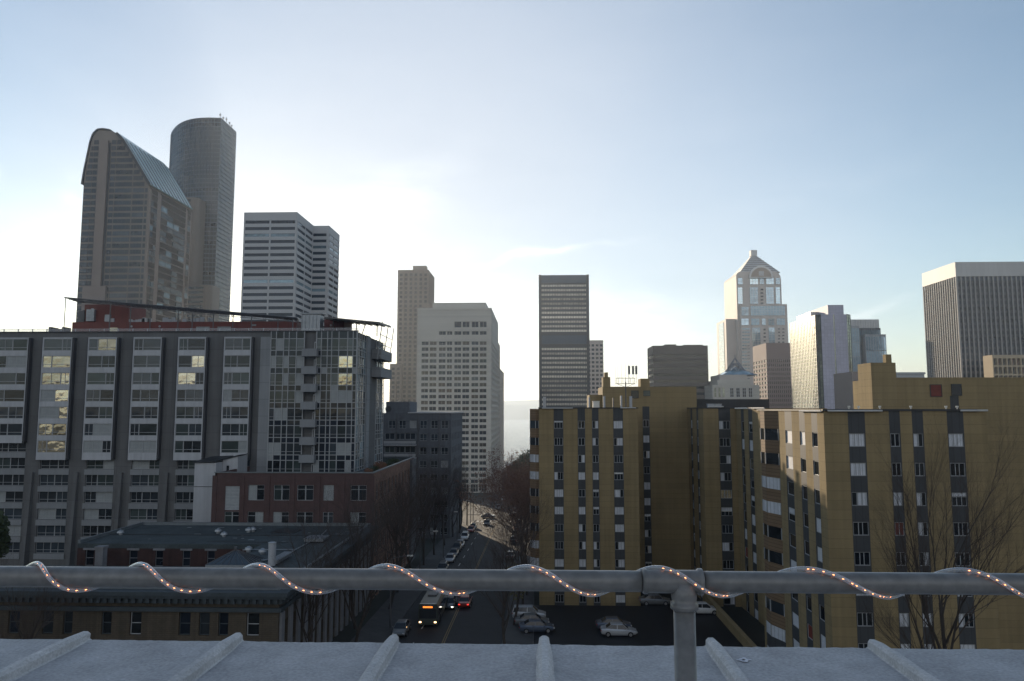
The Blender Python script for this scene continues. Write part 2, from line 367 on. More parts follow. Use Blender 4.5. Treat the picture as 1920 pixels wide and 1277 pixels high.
def win_mesh(w, h, g, fm, cols=1, rows=1, ft=.06, th=.08, name='window'):
    key = (round(w, 2), round(h, 2), g.name, fm.name if fm else '', str(cols), str(rows), ft, name)
    if key in WC: return WC[key]
    mb = MB(); mb.box(0, w, 0, th, 0, h, 0)
    if fm:
        q = -.05
        mb.box(0, ft, q, -.004, 0, h, 1); mb.box(w-ft, w, q, -.004, 0, h, 1); mb.box(ft, w-ft, q, -.004, 0, ft, 1); mb.box(ft, w-ft, q, -.004, h-ft, h, 1)
        cs = [w*i/cols for i in range(1, cols)] if isinstance(cols, int) else [w*c for c in cols]
        for c in cs: mb.box(c-ft/2, c+ft/2, q+.008, -.004, ft, h-ft, 1)
        if rows != 1:
            for rr in ([i/rows for i in range(1, rows)] if isinstance(rows, int) else rows): mb.box(ft, w-ft, q+.016, -.004, h*rr-ft/2, h*rr+ft/2, 1)
    WC[key] = mb.mesh(name, [g, fm] if fm else [g]); return WC[key]
def pick(opts):
    t = random.random()*sum(w for _, w in opts)
    for g, w in opts:
        t -= w
        if t <= 0: return g
    return opts[-1][0]
class Windows:
    """collects a building's windows; the 100 that show largest become parts, the rest one stuff part"""
    def __init__(s, root, name='window'): s.root = root; s.L = []; s.name = name
    def add(s, F, rect, depth, g, fm=None, cols=1, rows=1, ft=.06, tilt=.15):
        u0, v0, u1, v1 = rect; p = F.pt(u0+.004, v0+.004, -depth+.004)
        d = ((F.pt((u0+u1)/2, (v0+v1)/2))).length
        facing = abs(F.Nn.dot(F.pt((u0+u1)/2, (v0+v1)/2).normalized()))
        s.L.append(((u1-u0)*(v1-v0)*facing/d**2, F, p, u1-u0-.008, v1-v0-.008, g, fm, cols, rows, ft, tilt))
    def flush(s, most=100, label=None):
        s.L.sort(key=lambda e: -e[0]); rest = []
        for i, (a, F, p, w, h, g, fm, cols, rows, ft, tilt) in enumerate(s.L):
            me = win_mesh(w, h, g, fm, cols, rows, ft, name=s.name)
            rot = Matrix.Translation(p-s.root.location) @ Matrix.Rotation(F.ang+R(random.uniform(-tilt, tilt)), 4, 'Z') @ Matrix.Rotation(R(random.uniform(-tilt, tilt)), 4, 'X')
            if i < most:
                o = bpy.data.objects.new(s.name, me); COL.objects.link(o); o.parent = s.root; o.matrix_local = rot
            else: rest.append((me, rot))
        if rest:
            mats = []; V = []; Fc = []; mi = []
            for me, rot in rest:
                idx = []
                for mm in me.materials:
                    if mm not in mats: mats.append(mm)
                    idx.append(mats.index(mm))
                n = len(V); V += [tuple(rot @ v.co) for v in me.vertices]
                for pl in me.polygons: Fc.append(tuple(n+k for k in pl.vertices)); mi.append(idx[pl.material_index])
            me = bpy.data.meshes.new(s.name+'s_beyond'); me.from_pydata(V, [], Fc)
            for mm in mats: me.materials.append(mm)
            me.polygons.foreach_set('material_index', mi); me.update()
            o = bpy.data.objects.new('small_windows', me); COL.objects.link(o); o.parent = s.root; o['kind'] = 'stuff'

# ---------------------------------------------------------------- ground
GP = [(-400, -24), (0, -26), (60, -27.6), (92, -28), (175, -30.8), (240, -34), (300, -37), (400, -45), (500, -56), (700, -76), (950, -88), (1000, -92)]
def g(Y):
    for (a, za), (b, zb) in zip(GP, GP[1:]):
        if Y <= b: return za+(zb-za)*(Y-a)/(b-a)
    return -92
SX0, SX1 = -18.2, -4.2      # the street between its kerbs
ys = [-400, 0, 30, 60, 92, 130, 175, 222, 240, 270, 300, 350, 400, 450, 500, 600, 700, 820, 950, 1000]
mb = MB()
for a, b in zip(ys, ys[1:]):
    for x0, x1 in ((-2500, -300), (-300, SX0-5), (SX0-5, SX1+5), (SX1+5, 300), (300, 2500)):
        mb.quad((x0, a, g(a)-.02), (x1, a, g(a)-.02), (x1, b, g(b)-.02), (x0, b, g(b)-.02))
mb.quad((-12000, -4000, -30), (-2500, -4000, -30), (-2500, 1000, -95), (-12000, 1000, -95)); mb.quad((2500, -4000, -30), (12000, -4000, -30), (12000, 1000, -95), (2500, 1000, -95))
mb.quad((-2500, -4000, -24.02), (2500, -4000, -24.02), (2500, -400, -24.02), (-2500, -400, -24.02))
single('ground', mb, M['earth'], kind='structure')
def strip(name, x0, x1, y0, y1, dz, m, step=10, kind='structure'):
    mb = MB(); y = y0
    while y < y1-1e-6:
        e = min(y1, y+step); mb.quad((x0, y, g(y)+dz), (x1, y, g(y)+dz), (x1, e, g(e)+dz), (x0, e, g(e)+dz)); y = e
    return single(name, mb, m, kind=kind)
strip('road', SX0, SX1, 0, 990, .03, M['asphalt'])
strip('cross_road', -300, SX0, 222, 238, .026, M['asphalt']); strip('cross_road', SX1, 300, 222, 238, .026, M['asphalt'])
for (a, b) in ((0, 222), (238, 990)):
    for (x0, x1) in ((SX0-4.3, SX0), (SX1, SX1+3.8)):
        mb = MB(); y = a
        while y < b:
            e = min(b, y+10); za, ze = g(y), g(e)
            mb.quad((x0, y, za+.15), (x1, y, za+.15), (x1, e, ze+.15), (x0, e, ze+.15))
            for x in (x0, x1): mb.quad((x, y, za-.1), (x, e, ze-.1), (x, e, ze+.15), (x, y, za+.15))
            y = e
        for yy in (a, b): mb.quad((x0, yy, g(yy)-.1), (x1, yy, g(yy)-.1), (x1, yy, g(yy)+.15), (x0, yy, g(yy)+.15))
        single('pavement', mb, M['walk'], kind='structure')
mb = MB()
for x in (-11.45, -11.2):
    y = 20
    while y < 215:
        e = y+6; mb.quad((x, y, g(y)+.036), (x+.12, y, g(y)+.036), (x+.12, e, g(e)+.036), (x, e, g(e)+.036)); y += 6
single('centre_line', mb, M['line'], kind='structure')
mb = MB()
for yy in (218.2, 240.2):
    x = SX0+.6
    while x < SX1-.5: mb.quad((x, yy-1.4, g(yy-1.4)+.037), (x+.5, yy-1.4, g(yy-1.4)+.037), (x+.5, yy+1.4, g(yy+1.4)+.037), (x, yy+1.4, g(yy+1.4)+.037)); x += 1.2
y = 60
while y < 210:
    mb.quad((-14.9, y, g(y)+.037), (-14.75, y, g(y)+.037), (-14.75, y+3, g(y+3)+.037), (-14.9, y+3, g(y+3)+.037)); y += 9
single('lane_markings', mb, M['linew'], kind='structure')
mb = MB(); mb.box(-.3, 25.2, 60, 107.5, -28.9, -27.98); single('parking_lot', mb, M['lot'], kind='structure')
# water and the far shore
m, t, b = base('bay_water'); b.inputs['Base Color'].default_value = (.03, .05, .06, 1); b.inputs['Roughness'].default_value = .18; b.inputs['IOR'].default_value = 1.6
gc = N(t, 'ShaderNodeTexCoord'); mp = N(t, 'ShaderNodeMapping'); mp.inputs['Scale'].default_value = (.02, .06, .05); t.links.new(gc.outputs['Object'], mp.inputs['Vector'])
nb = N(t, 'ShaderNodeTexNoise', Scale=1.0, Detail=8.0, Roughness=.7); t.links.new(mp.outputs[0], nb.inputs['Vector'])
bp = N(t, 'ShaderNodeBump', Strength=.7, Distance=6.0); t.links.new(nb.outputs[0], bp.inputs['Height']); t.links.new(bp.outputs[0], b.inputs['Normal'])
mb = MB(); mb.quad((-12000, 960, -90), (12000, 960, -90), (12000, 9600, -90), (-12000, 9600, -90)); single('water', mb, m, kind='structure')
M['hill'] = mat('far_wooded_hill', (.10, .115, .105), 1, .3, .002)
mb = MB(); n = 120
pr = []
for i in range(n+1):
    x = -7000+14000*i/n
    h = ZZ(752, 7400)+90+12*math.sin(x*.0011+1)+7*math.sin(x*.0043)+random.uniform(-3, 3)
    pr.append((x, h))
for (x, h), (x2, h2) in zip(pr, pr[1:]):
    mb.quad((x, 7000, -91), (x2, 7000, -91), (x2, 7150, -90+h2*.75), (x, 7150, -90+h*.75)); mb.quad((x, 7150, -90+h*.75), (x2, 7150, -90+h2*.75), (x2, 7500, -90+h2), (x, 7500, -90+h))
    mb.quad((x, 7500, -90+h), (x2, 7500, -90+h2), (x2, 9500, -91), (x, 9500, -91))
single('hills', mb, M['hill'], kind='structure')

# ---------------------------------------------------------------- building builder
class B:
    def __init__(s, name, label, cat, x0, x1, y0, y1, zt, wm, zb=None, group=None, depth=.3, parapet=.0):
        s.x0, s.x1, s.y0, s.y1, s.zt = x0, x1, y0, y1, zt
        s.zb = min(g(y0), g(y1))-.5 if zb is None else zb
        s.root = thing(name, label, cat, ((x0+x1)/2, (y0+y1)/2, s.zb), group); s.H = zt-s.zb; s.wm = wm; s.depth = depth
        s.F = {'f': Face((x0, y0), (x1, y0), s.zb), 'r': Face((x1, y0), (x1, y1), s.zb), 'l': Face((x0, y1), (x0, y0), s.zb), 'b': Face((x1, y1), (x0, y1), s.zb)}
        s.holes = {k: [] for k in 'frlb'}; s.win = Windows(s.root); s.strips = {k: [] for k in 'frlb'}; s.smat = None
    def w(s, side, rect, gl, fm=None, cols=1, rows=1, ft=.06, tilt=.15, depth=None):
        rect = tuple(round(x, 4) for x in rect); s.holes[side].append(rect); s.win.add(s.F[side], rect, s.depth if depth is None else depth, gl, fm, cols, rows, ft, tilt)
    def u(s, px, py=700): return XX(px, s.y0, py)-s.x0
    def v(s, py, Y=None, px=None): return ZZ(py, s.y0 if Y is None else Y, px or 960)-s.zb
    def done(s, most=100, roofm=None):
        mb = MB(); sm = MB() if s.smat else None
        for k, F in s.F.items(): F.wall(mb, s.H, s.holes[k], s.depth, strips=s.strips[k], smb=sm)
        mb.quad((s.x0, s.y0, s.zt), (s.x1, s.y0, s.zt), (s.x1, s.y1, s.zt), (s.x0, s.y1, s.zt))
        part(s.root, 'wall', mb, s.wm)
        if sm and sm.f: part(s.root, 'panel_strips', sm, s.smat)
        s.win.flush(most); return s.root
def bx(root, name, x0, x1, y0, y1, z0, z1, m, label=None, top=None):
    mb = MB(); mb.box(x0, x1, y0, y1, z0, z1); return part(root, name, mb, m, label, top=top)

# ---- curved roof tower, far left
def curved_tower():
    Y0, Y1 = 430, 484; zb = -50
    xr = XX(280, Y0, 341); xl = XX(157, Y0, 345)
    r = thing('hotel_tower', 'tall brown tower with a curved teal glass roof, far left of the skyline', 'tower', ((xl+xr)/2, Y0, zb))
    def pz(px, py): p = P(px, py, Y0); return (p.x, p.z)
    prof = [(xl, zb), (xl, ZZ(343, Y0, 155))]
    curve = [pz(160, 318), pz(166, 290), pz(171, 266), pz(176, 252), pz(184, 244), pz(194, 243), pz(207, 245), pz(220, 251), pz(231, 262), pz(243, 281), pz(256, 303), pz(269, 325)]
    prof += curve+[(xr, ZZ(346, Y0, 280)), (xr, zb)]
    zeave = ZZ(346, Y0, 280)
    # wall following the outline: front face built as slices between floors
    mb = MB(); mb.xprism(prof, Y0, Y1); part(r, 'wall', mb, M['t_tan'])
    # roof skin: glass strip from the shoulder to the right eave and thin rim on the left
    def skin(pts, off, y0, y1):
        mb = MB()
        for (x, z), (x2, z2) in zip(pts, pts[1:]):
            d = Vector((x2-x, 0, z2-z)).normalized(); nn = Vector((-d.z, 0, d.x))*off
            if nn.z < 0 and abs(nn.x) < .1: nn = -nn
            a, b2 = Vector((x, y0, z)), Vector((x2, y0, z2)); mb.obox(a, b2-a, Vector((0, y1-y0, 0)), nn)
        return mb
    rp = [pz(220, 251), pz(231, 262), pz(243, 281), pz(256, 303), pz(269, 325), (xr+.9, zeave-.6)]
    part(r, 'glass_roof', skin(rp, .8, Y0-1.0, Y1+.5), G['teal'])
    lp = [(xl-.6, ZZ(346, Y0, 155))]+curve[:7]
    part(r, 'roof_rim', skin(lp, .7, Y0-1.0, Y1+.5), M['steel'])
    for k in range(11):   # roof seams
        mb = MB()
        y = Y0+1+(Y1-Y0-2)*k/10
        for (x, z), (x2, z2) in zip(rp[1:], rp[2:]):
            a, b2 = Vector((x, y, z)), Vector((x2, y, z2)); d = (b2-a).normalized(); nn = Vector((-d.z, 0, d.x))
            mb.obox(a+nn*.8, b2-a, (0, .45, 0), nn*.3)
        part(r, 'roof_seam', mb, M['steel'])
    mb = MB(); q = [pz(226, 268), pz(268, 333), (xr, zeave)]
    for (x, z), (x2, z2) in zip(rp[0:], rp[1:]):
        a, b2 = Vector((x, Y0-1.6, z)), Vector((x2, Y0-1.6, z2)); d = (b2-a).normalized(); nn = Vector((-d.z, 0, d.x)); mb.obox(a-nn*.7, b2-a, (0, .6, 0), nn*1.6)
    part(r, 'gable_edge', mb, M['framedark'])
    # the tall pale stair shaft with dark slots
    zt = ZZ(268, Y0, 190); z1 = ZZ(537, Y0, 180)
    c = XX(190, Y0, 400)
    bx(r, 'stair_shaft', c-3.1, c+2.6, Y0-1.2, Y0+.5, zb, zt+1.2, M['t_tan2'])
    for x in (c-3.9, c+2.65): bx(r, 'shaft_slot', x, x+(1.2 if x > c else .75), Y0-.25, Y0+.1, z1, zt, M['framedark'])
    bx(r, 'shaft_base', c-8.2, c+6.0, Y0-1.6, Y0-.01, zb, ZZ(537, Y0, 180), M['t_tan2'])
    # window bands floor by floor, left, middle and right runs
    win = Windows(r); F = Face((xl, Y0), (xr, Y0), zb)
    def right_edge(z):
        if z < zeave: return xr-.7
        pp = curve+[(xr, zeave)]
        for (x, za), (x2, zc) in zip(pp[7:], pp[8:]):
            if zc <= z <= za: return x+(x2-x)*(za-z)/(za-zc)-1.2
        return None
    def left_edge(z):
        pp = [(xl, ZZ(343, Y0, 155))]+curve
        if z < pp[0][1]: return xl+.5
        for (x, za), (x2, zc) in zip(pp[:6], pp[1:7]):
            if za <= z <= zc: return x+(x2-x)*(z-za)/(zc-za)+1
        return None
    z = zeave+22; k = 0
    z = ZZ(262, Y0, 200)-3
    while z > ZZ(640, Y0):
        re, le = right_edge(z+2.4), left_edge(z+2.4)
        if re:
            segs = []
            a = c+4.3; b1 = c+7.2
            if re > b1: segs.append((a, b1, 2))
            m1 = XX(245, Y0, 400)
            if re > b1+1.2:
                segs.append((b1+.5, min(re, m1), 4))
                if re > m1+1: segs.append((m1+.6, min(re, xr-3), 4))
                if re > xr-2.6: segs.append((xr-2.4, re, 1))
            for (p, q2, n) in segs:
                if z < z1 and p < c+6.1: p = c+6.4
                if q2-p > .8: win.add(F, (p-xl, z-zb, q2-xl, z-zb+2.75), -.12, G['tower'] if random.random() < .8 else G['mid'], M['framedark'], cols=n, ft=.18)
            if le and z > z1:
                mid = c-7.2
                if le < c-5: win.add(F, (max(mid+.3, le)-xl, z-zb, c-4.1-xl, z-zb+2.75), -.12, G['tower'], M['framedark'], cols=2, ft=.18)
                if le < mid-1: win.add(F, (le-xl, z-zb, mid-xl, z-zb+2.75), -.12, G['mid'], M['framedark'], cols=2, ft=.2)
            elif le and le < c-9:
                win.add(F, (le-xl, z-zb, c-8.4-xl, z-zb+2.75), -.12, G['mid'], M['framedark'], cols=2, ft=.2)
        z -= 3.87
    win.flush()
    # projecting side bays on the street side: glass columns between stone ribs
    F2 = Face((xr, Y0), (xr, Y1), zb)
    mb = MB()
    for u0, u1 in ((0, 1.4), (9, 13.5), (Y1-Y0-8, Y1-Y0-5.5), (Y1-Y0-1.2, Y1-Y0)): mb.obox(F2.pt(u0, 0, 0), F2.U*(u1-u0), (0, 0, zeave-zb-3), F2.Nn*.9)
    part(r, 'side_rib', mb, M['t_tan2'])
    zz = zeave-5; n = 0
    while zz > ZZ(640, Y0):
        mb = MB()
        for (u0, u1, parts) in ((1.6, 8.8, 2), (13.8, Y1-Y0-8.4, 4), (Y1-Y0-5.2, Y1-Y0-1.4, 1)):
            w = (u1-u0)/parts; mb = MB()
            mb.obox(F2.pt(u0+.1, zz-zb-.4, .01), F2.U*(u1-u0-.2), (0, 0, 3.6), F2.Nn*.2)
            for i in range(parts):
                out = .4+.5*((n//(2+i)) % 2); mb.obox(F2.pt(u0+w*i+.25, zz-zb, .02), F2.U*(w-.5), (0, 0, 3.0), F2.Nn*out)
            nm_ = max(2, round((u1-u0)/1.5))
            part(r, 'side_glazing', mb, G['towerb'] if (n*5+parts*3) % 7 in (1, 4) else G['tower'])
            mb = MB()
            for i in range(nm_+1): mb.obox(F2.pt(u0+(u1-u0)*i/nm_-.12, zz-zb-.4, .2), F2.U*.24, (0, 0, 3.6), F2.Nn*.85)
            mb.obox(F2.pt(u0, zz-zb-.7, .0), F2.U*(u1-u0), (0, 0, .75), F2.Nn*.95); part(r, 'side_frame', mb, M['t_bronze'])
        zz -= 3.87; n += 1
curved_tower()

# ---- dark round-fronted skyscraper behind it
def dark_tower():
    Y0 = 560; zb = -60
    def q(px, Y): p = P(px, 400, Y); return (p.x, p.y)
    A = P(415, 221, Y0); A = (A.x, A.y)
    zt = P(415, 221, Y0).z
    pts = [A]; steps = 11
    L = P(321, 245, 590); L = (L.x, L.y)
    for i in range(1, steps+1):
        t = i/steps; x = A[0]+(L[0]-A[0])*t; y = A[1]+(L[1]-A[1])*(t**2.4)-3.0*math.sin(math.pi*t)
        pts.append((x, y))
    pts.append((L[0]+8, L[1]+14)); pts.append((A[0], A[1]+29.5))
    r = thing('dark_skyscraper', 'very tall dark skyscraper with a curved front and rooftop aerials', 'skyscraper', (A[0]-18, 575, zb))
    pts = pts[::-1]
    mb = MB(); mb.prism(pts, zb, zt); part(r, 'wall', mb, M['t_dark'])
    z = zt-3.4; n = 0
    while z > ZZ(640, Y0) and n < 98:
        band = MB(); k = len(pts)
        for i in range(k):
            a, b2 = Vector((*pts[i], z)), Vector((*pts[(i+1) % k], z)); d = b2-a
            if d.length < .5: continue
            nn = Vector((d.y, -d.x, 0)).normalized()
            if nn.dot(Vector(((a.x+b2.x)/2-(A[0]-18), (a.y+b2.y)/2-580, 0))) < 0: nn = -nn
            band.obox(a+d*.02, d*.96, (0, 0, 2.7), nn*.12)
        part(r, 'window_band', band, G['tower']); z -= 3.6; n += 1
    ribs = MB(); k = len(pts)
    for i in range(k):
        a, b2 = Vector((*pts[i], zb)), Vector((*pts[(i+1) % k], zb)); d = b2-a; m_ = max(1, int(d.length/2.3)); nn = Vector((d.y, -d.x, 0)).normalized()
        if nn.dot(Vector(((a.x+b2.x)/2-(A[0]-18), (a.y+b2.y)/2-580, 0))) < 0: nn = -nn
        for j in range(m_): ribs.obox(a+d*(j/m_), d.normalized()*.28, (0, 0, zt-zb-1.5), nn*.3)
    part(r, 'mullions', ribs, M['t_dark'])
    for (px, h, dy) in ((333, 5, 25), (396, 3, 8), (412, 6, 4), (418, 4.5, 8), (424, 6.5, 14), (430, 4, 18), (434, 3, 22)):
        x = P(px, 240, Y0+dy).x; mb = MB(); mb.cyl(x, Y0+dy, zt, zt+h, .22, 5); mb.cyl(x, Y0+dy, zt+h*.6, zt+h*.6+1.1, .75, 8); part(r, 'aerial', mb, M['galv'])
    # lower wings of the same tower
    for nm, p0, p1, pt, Y in (('low_wing', 346, 371, 370, 545), ('low_block', 350, 395, 534, 540)):
        x0, x1 = P(p0, pt, Y).x, P(p1, pt, Y).x; w = MB()
        c = [(x0, Y)]+[(x1-5+5*math.sin(a*math.pi/8), Y+5-5*math.cos(a*math.pi/8)) for a in range(5)]+[(x1, Y+16), (x0, Y+16)]
        w.prism(c, zb, ZZ(pt, Y, p0)); wing = part(r, nm, w, M['t_bronze'])
        bb = MB(); z = ZZ(pt, Y, p0)-3.4
        while z > ZZ(640, Y): bb.box(x0+.4, x1-5.5, Y-.12, Y, z, z+1.9); z -= 3.6
        part(wing, 'window_bands', bb, G['tower'], top=r)
dark_tower()

# ---- white banded office tower with a step in plan
def banded():
    Y0, Y1, Y2 = 450, 485, 512; zb = -50
    xa, xb = P(458, 400, Y0).x, P(557, 400, Y0).x; xc = P(617, 426, Y1).x; zt = P(500, 398, Y0).z
    r = thing('banded_office_tower', 'white office tower with dark window bands, its roof stepping back on the right', 'office tower', (xa+24, Y0, zb))
    core = MB(); core.prism([(xa+.5, Y0+.5), (xb-.5, Y0+.5), (xb-.5, Y1+.5), (xc-.5, Y1+.5), (xc-.5, Y2), (xa+.5, Y2)], zb, zt-.3); part(r, 'core', core, M['t_dark'])
    pl = [(xa, Y0), (xb, Y0), (xb, Y1), (xc, Y1), (xc, Y2), (xa, Y2)]
    pitch = 4.27; top = zt-5.4; z = top; n = 0
    w = MB(); w.prism(pl, z, zt); part(r, 'parapet', w, M['t_white'])
    while z > ZZ(650, Y0):
        w = MB(); w.prism([(x, y) for x, y in pl], z-pitch, z-2.0); part(r, 'spandrel_band', w, M['t_white'])
        gb = MB(); o = .28; gb.prism([(xa+o, Y0+o), (xb-o, Y0+o), (xb-o, Y1+o), (xc-o, Y1+o), (xc-o, Y2-o), (xa+o, Y2-o)], z-1.98, z-.02); part(r, 'window_band', gb, G['towerb'] if n in (2, 9) else G['tower']); z -= pitch; n += 1
    w = MB(); w.prism(pl, zb, z-.01); part(r, 'lower_wall', w, M['t_white'])
    mid = (xa+xb)/2; w = MB()
    for x in (xa-.05, mid-.5, xb-.95): w.box(x, x+1.0, Y0-.12, Y0+.4, zb, zt-.02)
    for y in (Y0+1.5, (Y0+Y1)/2, Y1-1.5): w.box(xb-.3, xb+.06, y, y+.9, zb, zt-.02)
    w.box(xc-1.6, xc+.03, Y1-.12, Y1+.4, zb, zt-.02)
    for y in (Y1+2, (Y1+Y2)/2, Y2-1.2): w.box(xc-.3, xc+.06, y, y+.7, zb, zt-.02)
    part(r, 'column', w, M['t_white'])
banded()

# ---- brown stone tower of vertical ribs, with lower shoulders
def ribbed(name, label, Y0, segs, rib, zb, wm, pitch=3.9, gm=None):
    r = thing(name, label, 'tower', (XX(segs[0][1], Y0), Y0, zb)); W_ = Windows(r)
    for i, (nm, p0, p1, pt, dy, depth) in enumerate(segs):
        Y = Y0+dy; x0, x1, zt = P(p0, pt, Y).x, P(p1, pt, Y).x, P((p0+p1)/2, pt, Y).z
        mb = MB(); mb.box(x0, x1, Y, Y+depth, zb, zt)
        n = max(2, round((x1-x0)/rib)); w = (x1-x0)/n
        for k in range(n+1): mb.box(x0+w*k-w*.18, x0+w*k+w*.18, Y-.6, Y, zb, zt-.3)
        nd = max(2, round(depth/rib)); wd = depth/nd
        for k in range(nd+1): mb.box(x1, x1+.6, Y+wd*k-wd*.18, Y+wd*k+wd*.18, zb, zt-.3)
        part(r, nm, mb, wm)
        F = Face((x0, Y), (x1, Y), zb); F2 = Face((x1, Y), (x1, Y+depth), zb); z = zt-5.5
        while z > ZZ(760, Y):
            for k in range(n): W_.add(F, (w*(k+.24), z-zb, w*(k+.76), z-zb+2.2), -.1, G['bronze'])
            if i == 0:
                for k in range(nd): W_.add(F2, (wd*(k+.24), z-zb, wd*(k+.76), z-zb+2.2), -.1, G['bronze'])
            z -= pitch
    W_.flush(); return r
rb = ribbed('ribbed_brown_tower', 'brown stone tower with vertical ribs rising behind the beige office block', 620,
            [('shaft', 748, 803, 506, 0, 34), ('shoulder', 792, 817, 570, -8, 40), ('low_wing', 733, 752, 682, -6, 30)], 4.0, -70, M['t_brown'])
p = P(790, 503, 640); bx(rb, 'roof_plant', p.x-7, p.x+5, 636, 644, ZZ(506, 620), p.z+1.5, M['t_brown'])

# ---- beige office block with square windows
def beige():
    Y0, Y1 = 400, 472
    x0, x1 = P(783, 580, Y0).x, P(912, 580, Y0).x; x1 = XX(921, Y0, 768)
    zt = P(850, 578, Y0).z
    b = B('beige_office_block', 'broad beige office block with rows of square windows beside the street', 'office building', x0, x1, Y0, Y1, zt, M['t_beige'], depth=.5)
    W_ = x1-x0; n = 9; pitch = 3.29; z = ZZ(640, Y0, 850)
    cw = []  # column layout: single, then pairs
    u = 1.6; 
    for k, wd in enumerate((4.0, 4.0, 4.0, 3.2, 4.0, 4.0, 4.0, 4.0)): cw.append((u, u+wd-.55)); u += wd+(.45 if k in (1, 3, 5) else .0)
    sc = (W_-2.6)/u; cw = [(a*sc+.6, c*sc+.6) for a, c in cw]
    b.w('f', (cw[4][0], ZZ(614, Y0, 850)-b.zb, cw[4][1], ZZ(603, Y0, 850)-b.zb), G['tower'], M['t_beige'], 1, 1, .1)
    for k in (5, 6, 7): b.w('f', (cw[k][0], ZZ(614, Y0, 850)-b.zb, cw[k][1], ZZ(603, Y0, 850)-b.zb), G['tower'], M['t_beige'], 2, 1, .15)
    for k in range(2, 8): b.w('f', (cw[k][0], ZZ(628, Y0, 850)-b.zb, cw[k][1], ZZ(621, Y0, 850)-b.zb), G['tower'], M['t_beige'], 2, 1, .12)
    i = 0
    while z > ZZ(905, Y0):
        for (a, c) in cw: b.w('f', (a, z-b.zb-2.1, c, z-b.zb), pick([(G['tower'], 6), (G['bronze'], 2), (G['mid'], 1), (G['green'], .6)]), M['t_beige'], 2, 1, .12)
        for k in range(8): b.w('r', (2+8.8*k, z-b.zb-1.9, 2+8.8*k+6.5, z-b.zb), G['tower'], M['t_beige'], 3, 1, .2)
        z -= pitch; i += 1
    for zz, h in ((z-3.5, 4.2), (z-9.5, 4.0)):
        for (a, c) in cw: b.w('f', (a-.1, zz-b.zb, c+.1, zz-b.zb+h), G['dark'], M['t_beige'], 3, 2, .15)
    r = b.done()
    top = ZZ(570, Y0+6, 850)
    mb = MB(); mb.box(XX(812, Y0+6, 570), XX(905, Y0+6, 570)+2, Y0+4, Y1-6, zt, top+.4); part(r, 'penthouse', mb, M['t_beige'])
    # sloped right shoulder of the crown
    mb = MB(); mb.box(x0-.15, x1+.15, Y0-.15, Y0+.3, zt-1.0, zt+.15); part(r, 'coping', mb, M['t_beige'])
beige()

# glass slab and tan tower beyond the beige block, seen along the street
def slab(name, label, cat, pxa, Y0, Y1, pt, wm, gm, depth_u=3.0, pitch=3.6, x0w=20, pxb=None, rows_to=900, ww=.7):
    x1 = XX(pxa, Y0, 768); b = B(name, label, cat, x1-x0w, x1, Y0, Y1, ZZ(pt, Y0, 940), wm, depth=.3)
    L = Y1-Y0; n = max(1, round(L/depth_u)); w = L/n; z = b.zt-4
    while z > ZZ(rows_to, Y0):
        for k in range(n): b.w('r', (w*(k+.5-ww/2), z-b.zb-pitch*.6, w*(k+.5+ww/2), z-b.zb), gm, None)
        z -= pitch
    n = max(1, round(x0w/4))
    z = b.zt-4
    while z > b.zt-30:
        for k in range(n): b.w('f', (x0w/n*(k+.2), z-b.zb-2.2, x0w/n*(k+.8), z-b.zb), gm, None)
        z -= pitch
    return b.done()
slab('blue_glass_block', 'narrow blue-green glass block just beyond the beige office block', 'office building', 921.5, 478, 540, 583, M['bluegrey'], G['tower'], 6, 3.9, 30, ww=.85)
slab('grey_slab_building', 'slim grey building edge between the glass block and the tan tower', 'office building', 932.5, 546, 585, 640, M['t_beige'], G['tower'], 6, 3.6, 26)
slab('tan_corner_tower', 'tan tower with one column of small windows beside the water', 'tower', 934.5, 590, 690, 688, M['t_stone'], G['dark'], 25, 3.4, 30, ww=.2)

# ---- black slab tower in the middle
def black():
    Y0 = 617; x0, x1 = XX(1011, Y0, 640), XX(1104.5, Y0, 640); zt = ZZ(516, Y0, 1055); zb = -78
    r = thing('black_slab_tower', 'black rectangular slab tower standing alone behind the ochre block', 'skyscraper', ((x0+x1)/2, Y0, zb))
    mb = MB(); mb.box(x0, x1, Y0, Y0+40, zb, zt); part(r, 'wall', mb, M['t_black'])
    for x in (x0-.3, x1-1.9): bx(r, 'corner_column', x, x+2.2, Y0-1.4, Y0+1, zb, zt+.2, M['t_black'])
    bx(r, 'top_band', x0+2, x1-2, Y0-.7, Y0-.01, ZZ(531, Y0, 1055), zt, M['t_dark'])
    bx(r, 'middle_band', x0+2, x1-2, Y0-.7, Y0-.01, ZZ(645, Y0, 1055), ZZ(629, Y0, 1055), M['t_dark'])
    z = ZZ(531, Y0, 1055)-1.2; W2 = x1-x0-4; n = 40
    while z > ZZ(775, Y0):
        if not (ZZ(646, Y0) < z < ZZ(626, Y0)):
            lo = z < ZZ(690, Y0); gb = MB()
            for k in range(28):
                w = W2/28; gb.box(x0+2+w*k+.22, x0+2+w*(k+1)-.22, Y0-.25, Y0-.01, z-1.9, z-.1)
            part(r, 'window_band', gb, G['lightw'])
            bx(r, 'spandrel', x0+2, x1-2, Y0-.5, Y0-.26, z-3.85, z-1.95, M['t_black'])
        z -= 3.9
black()
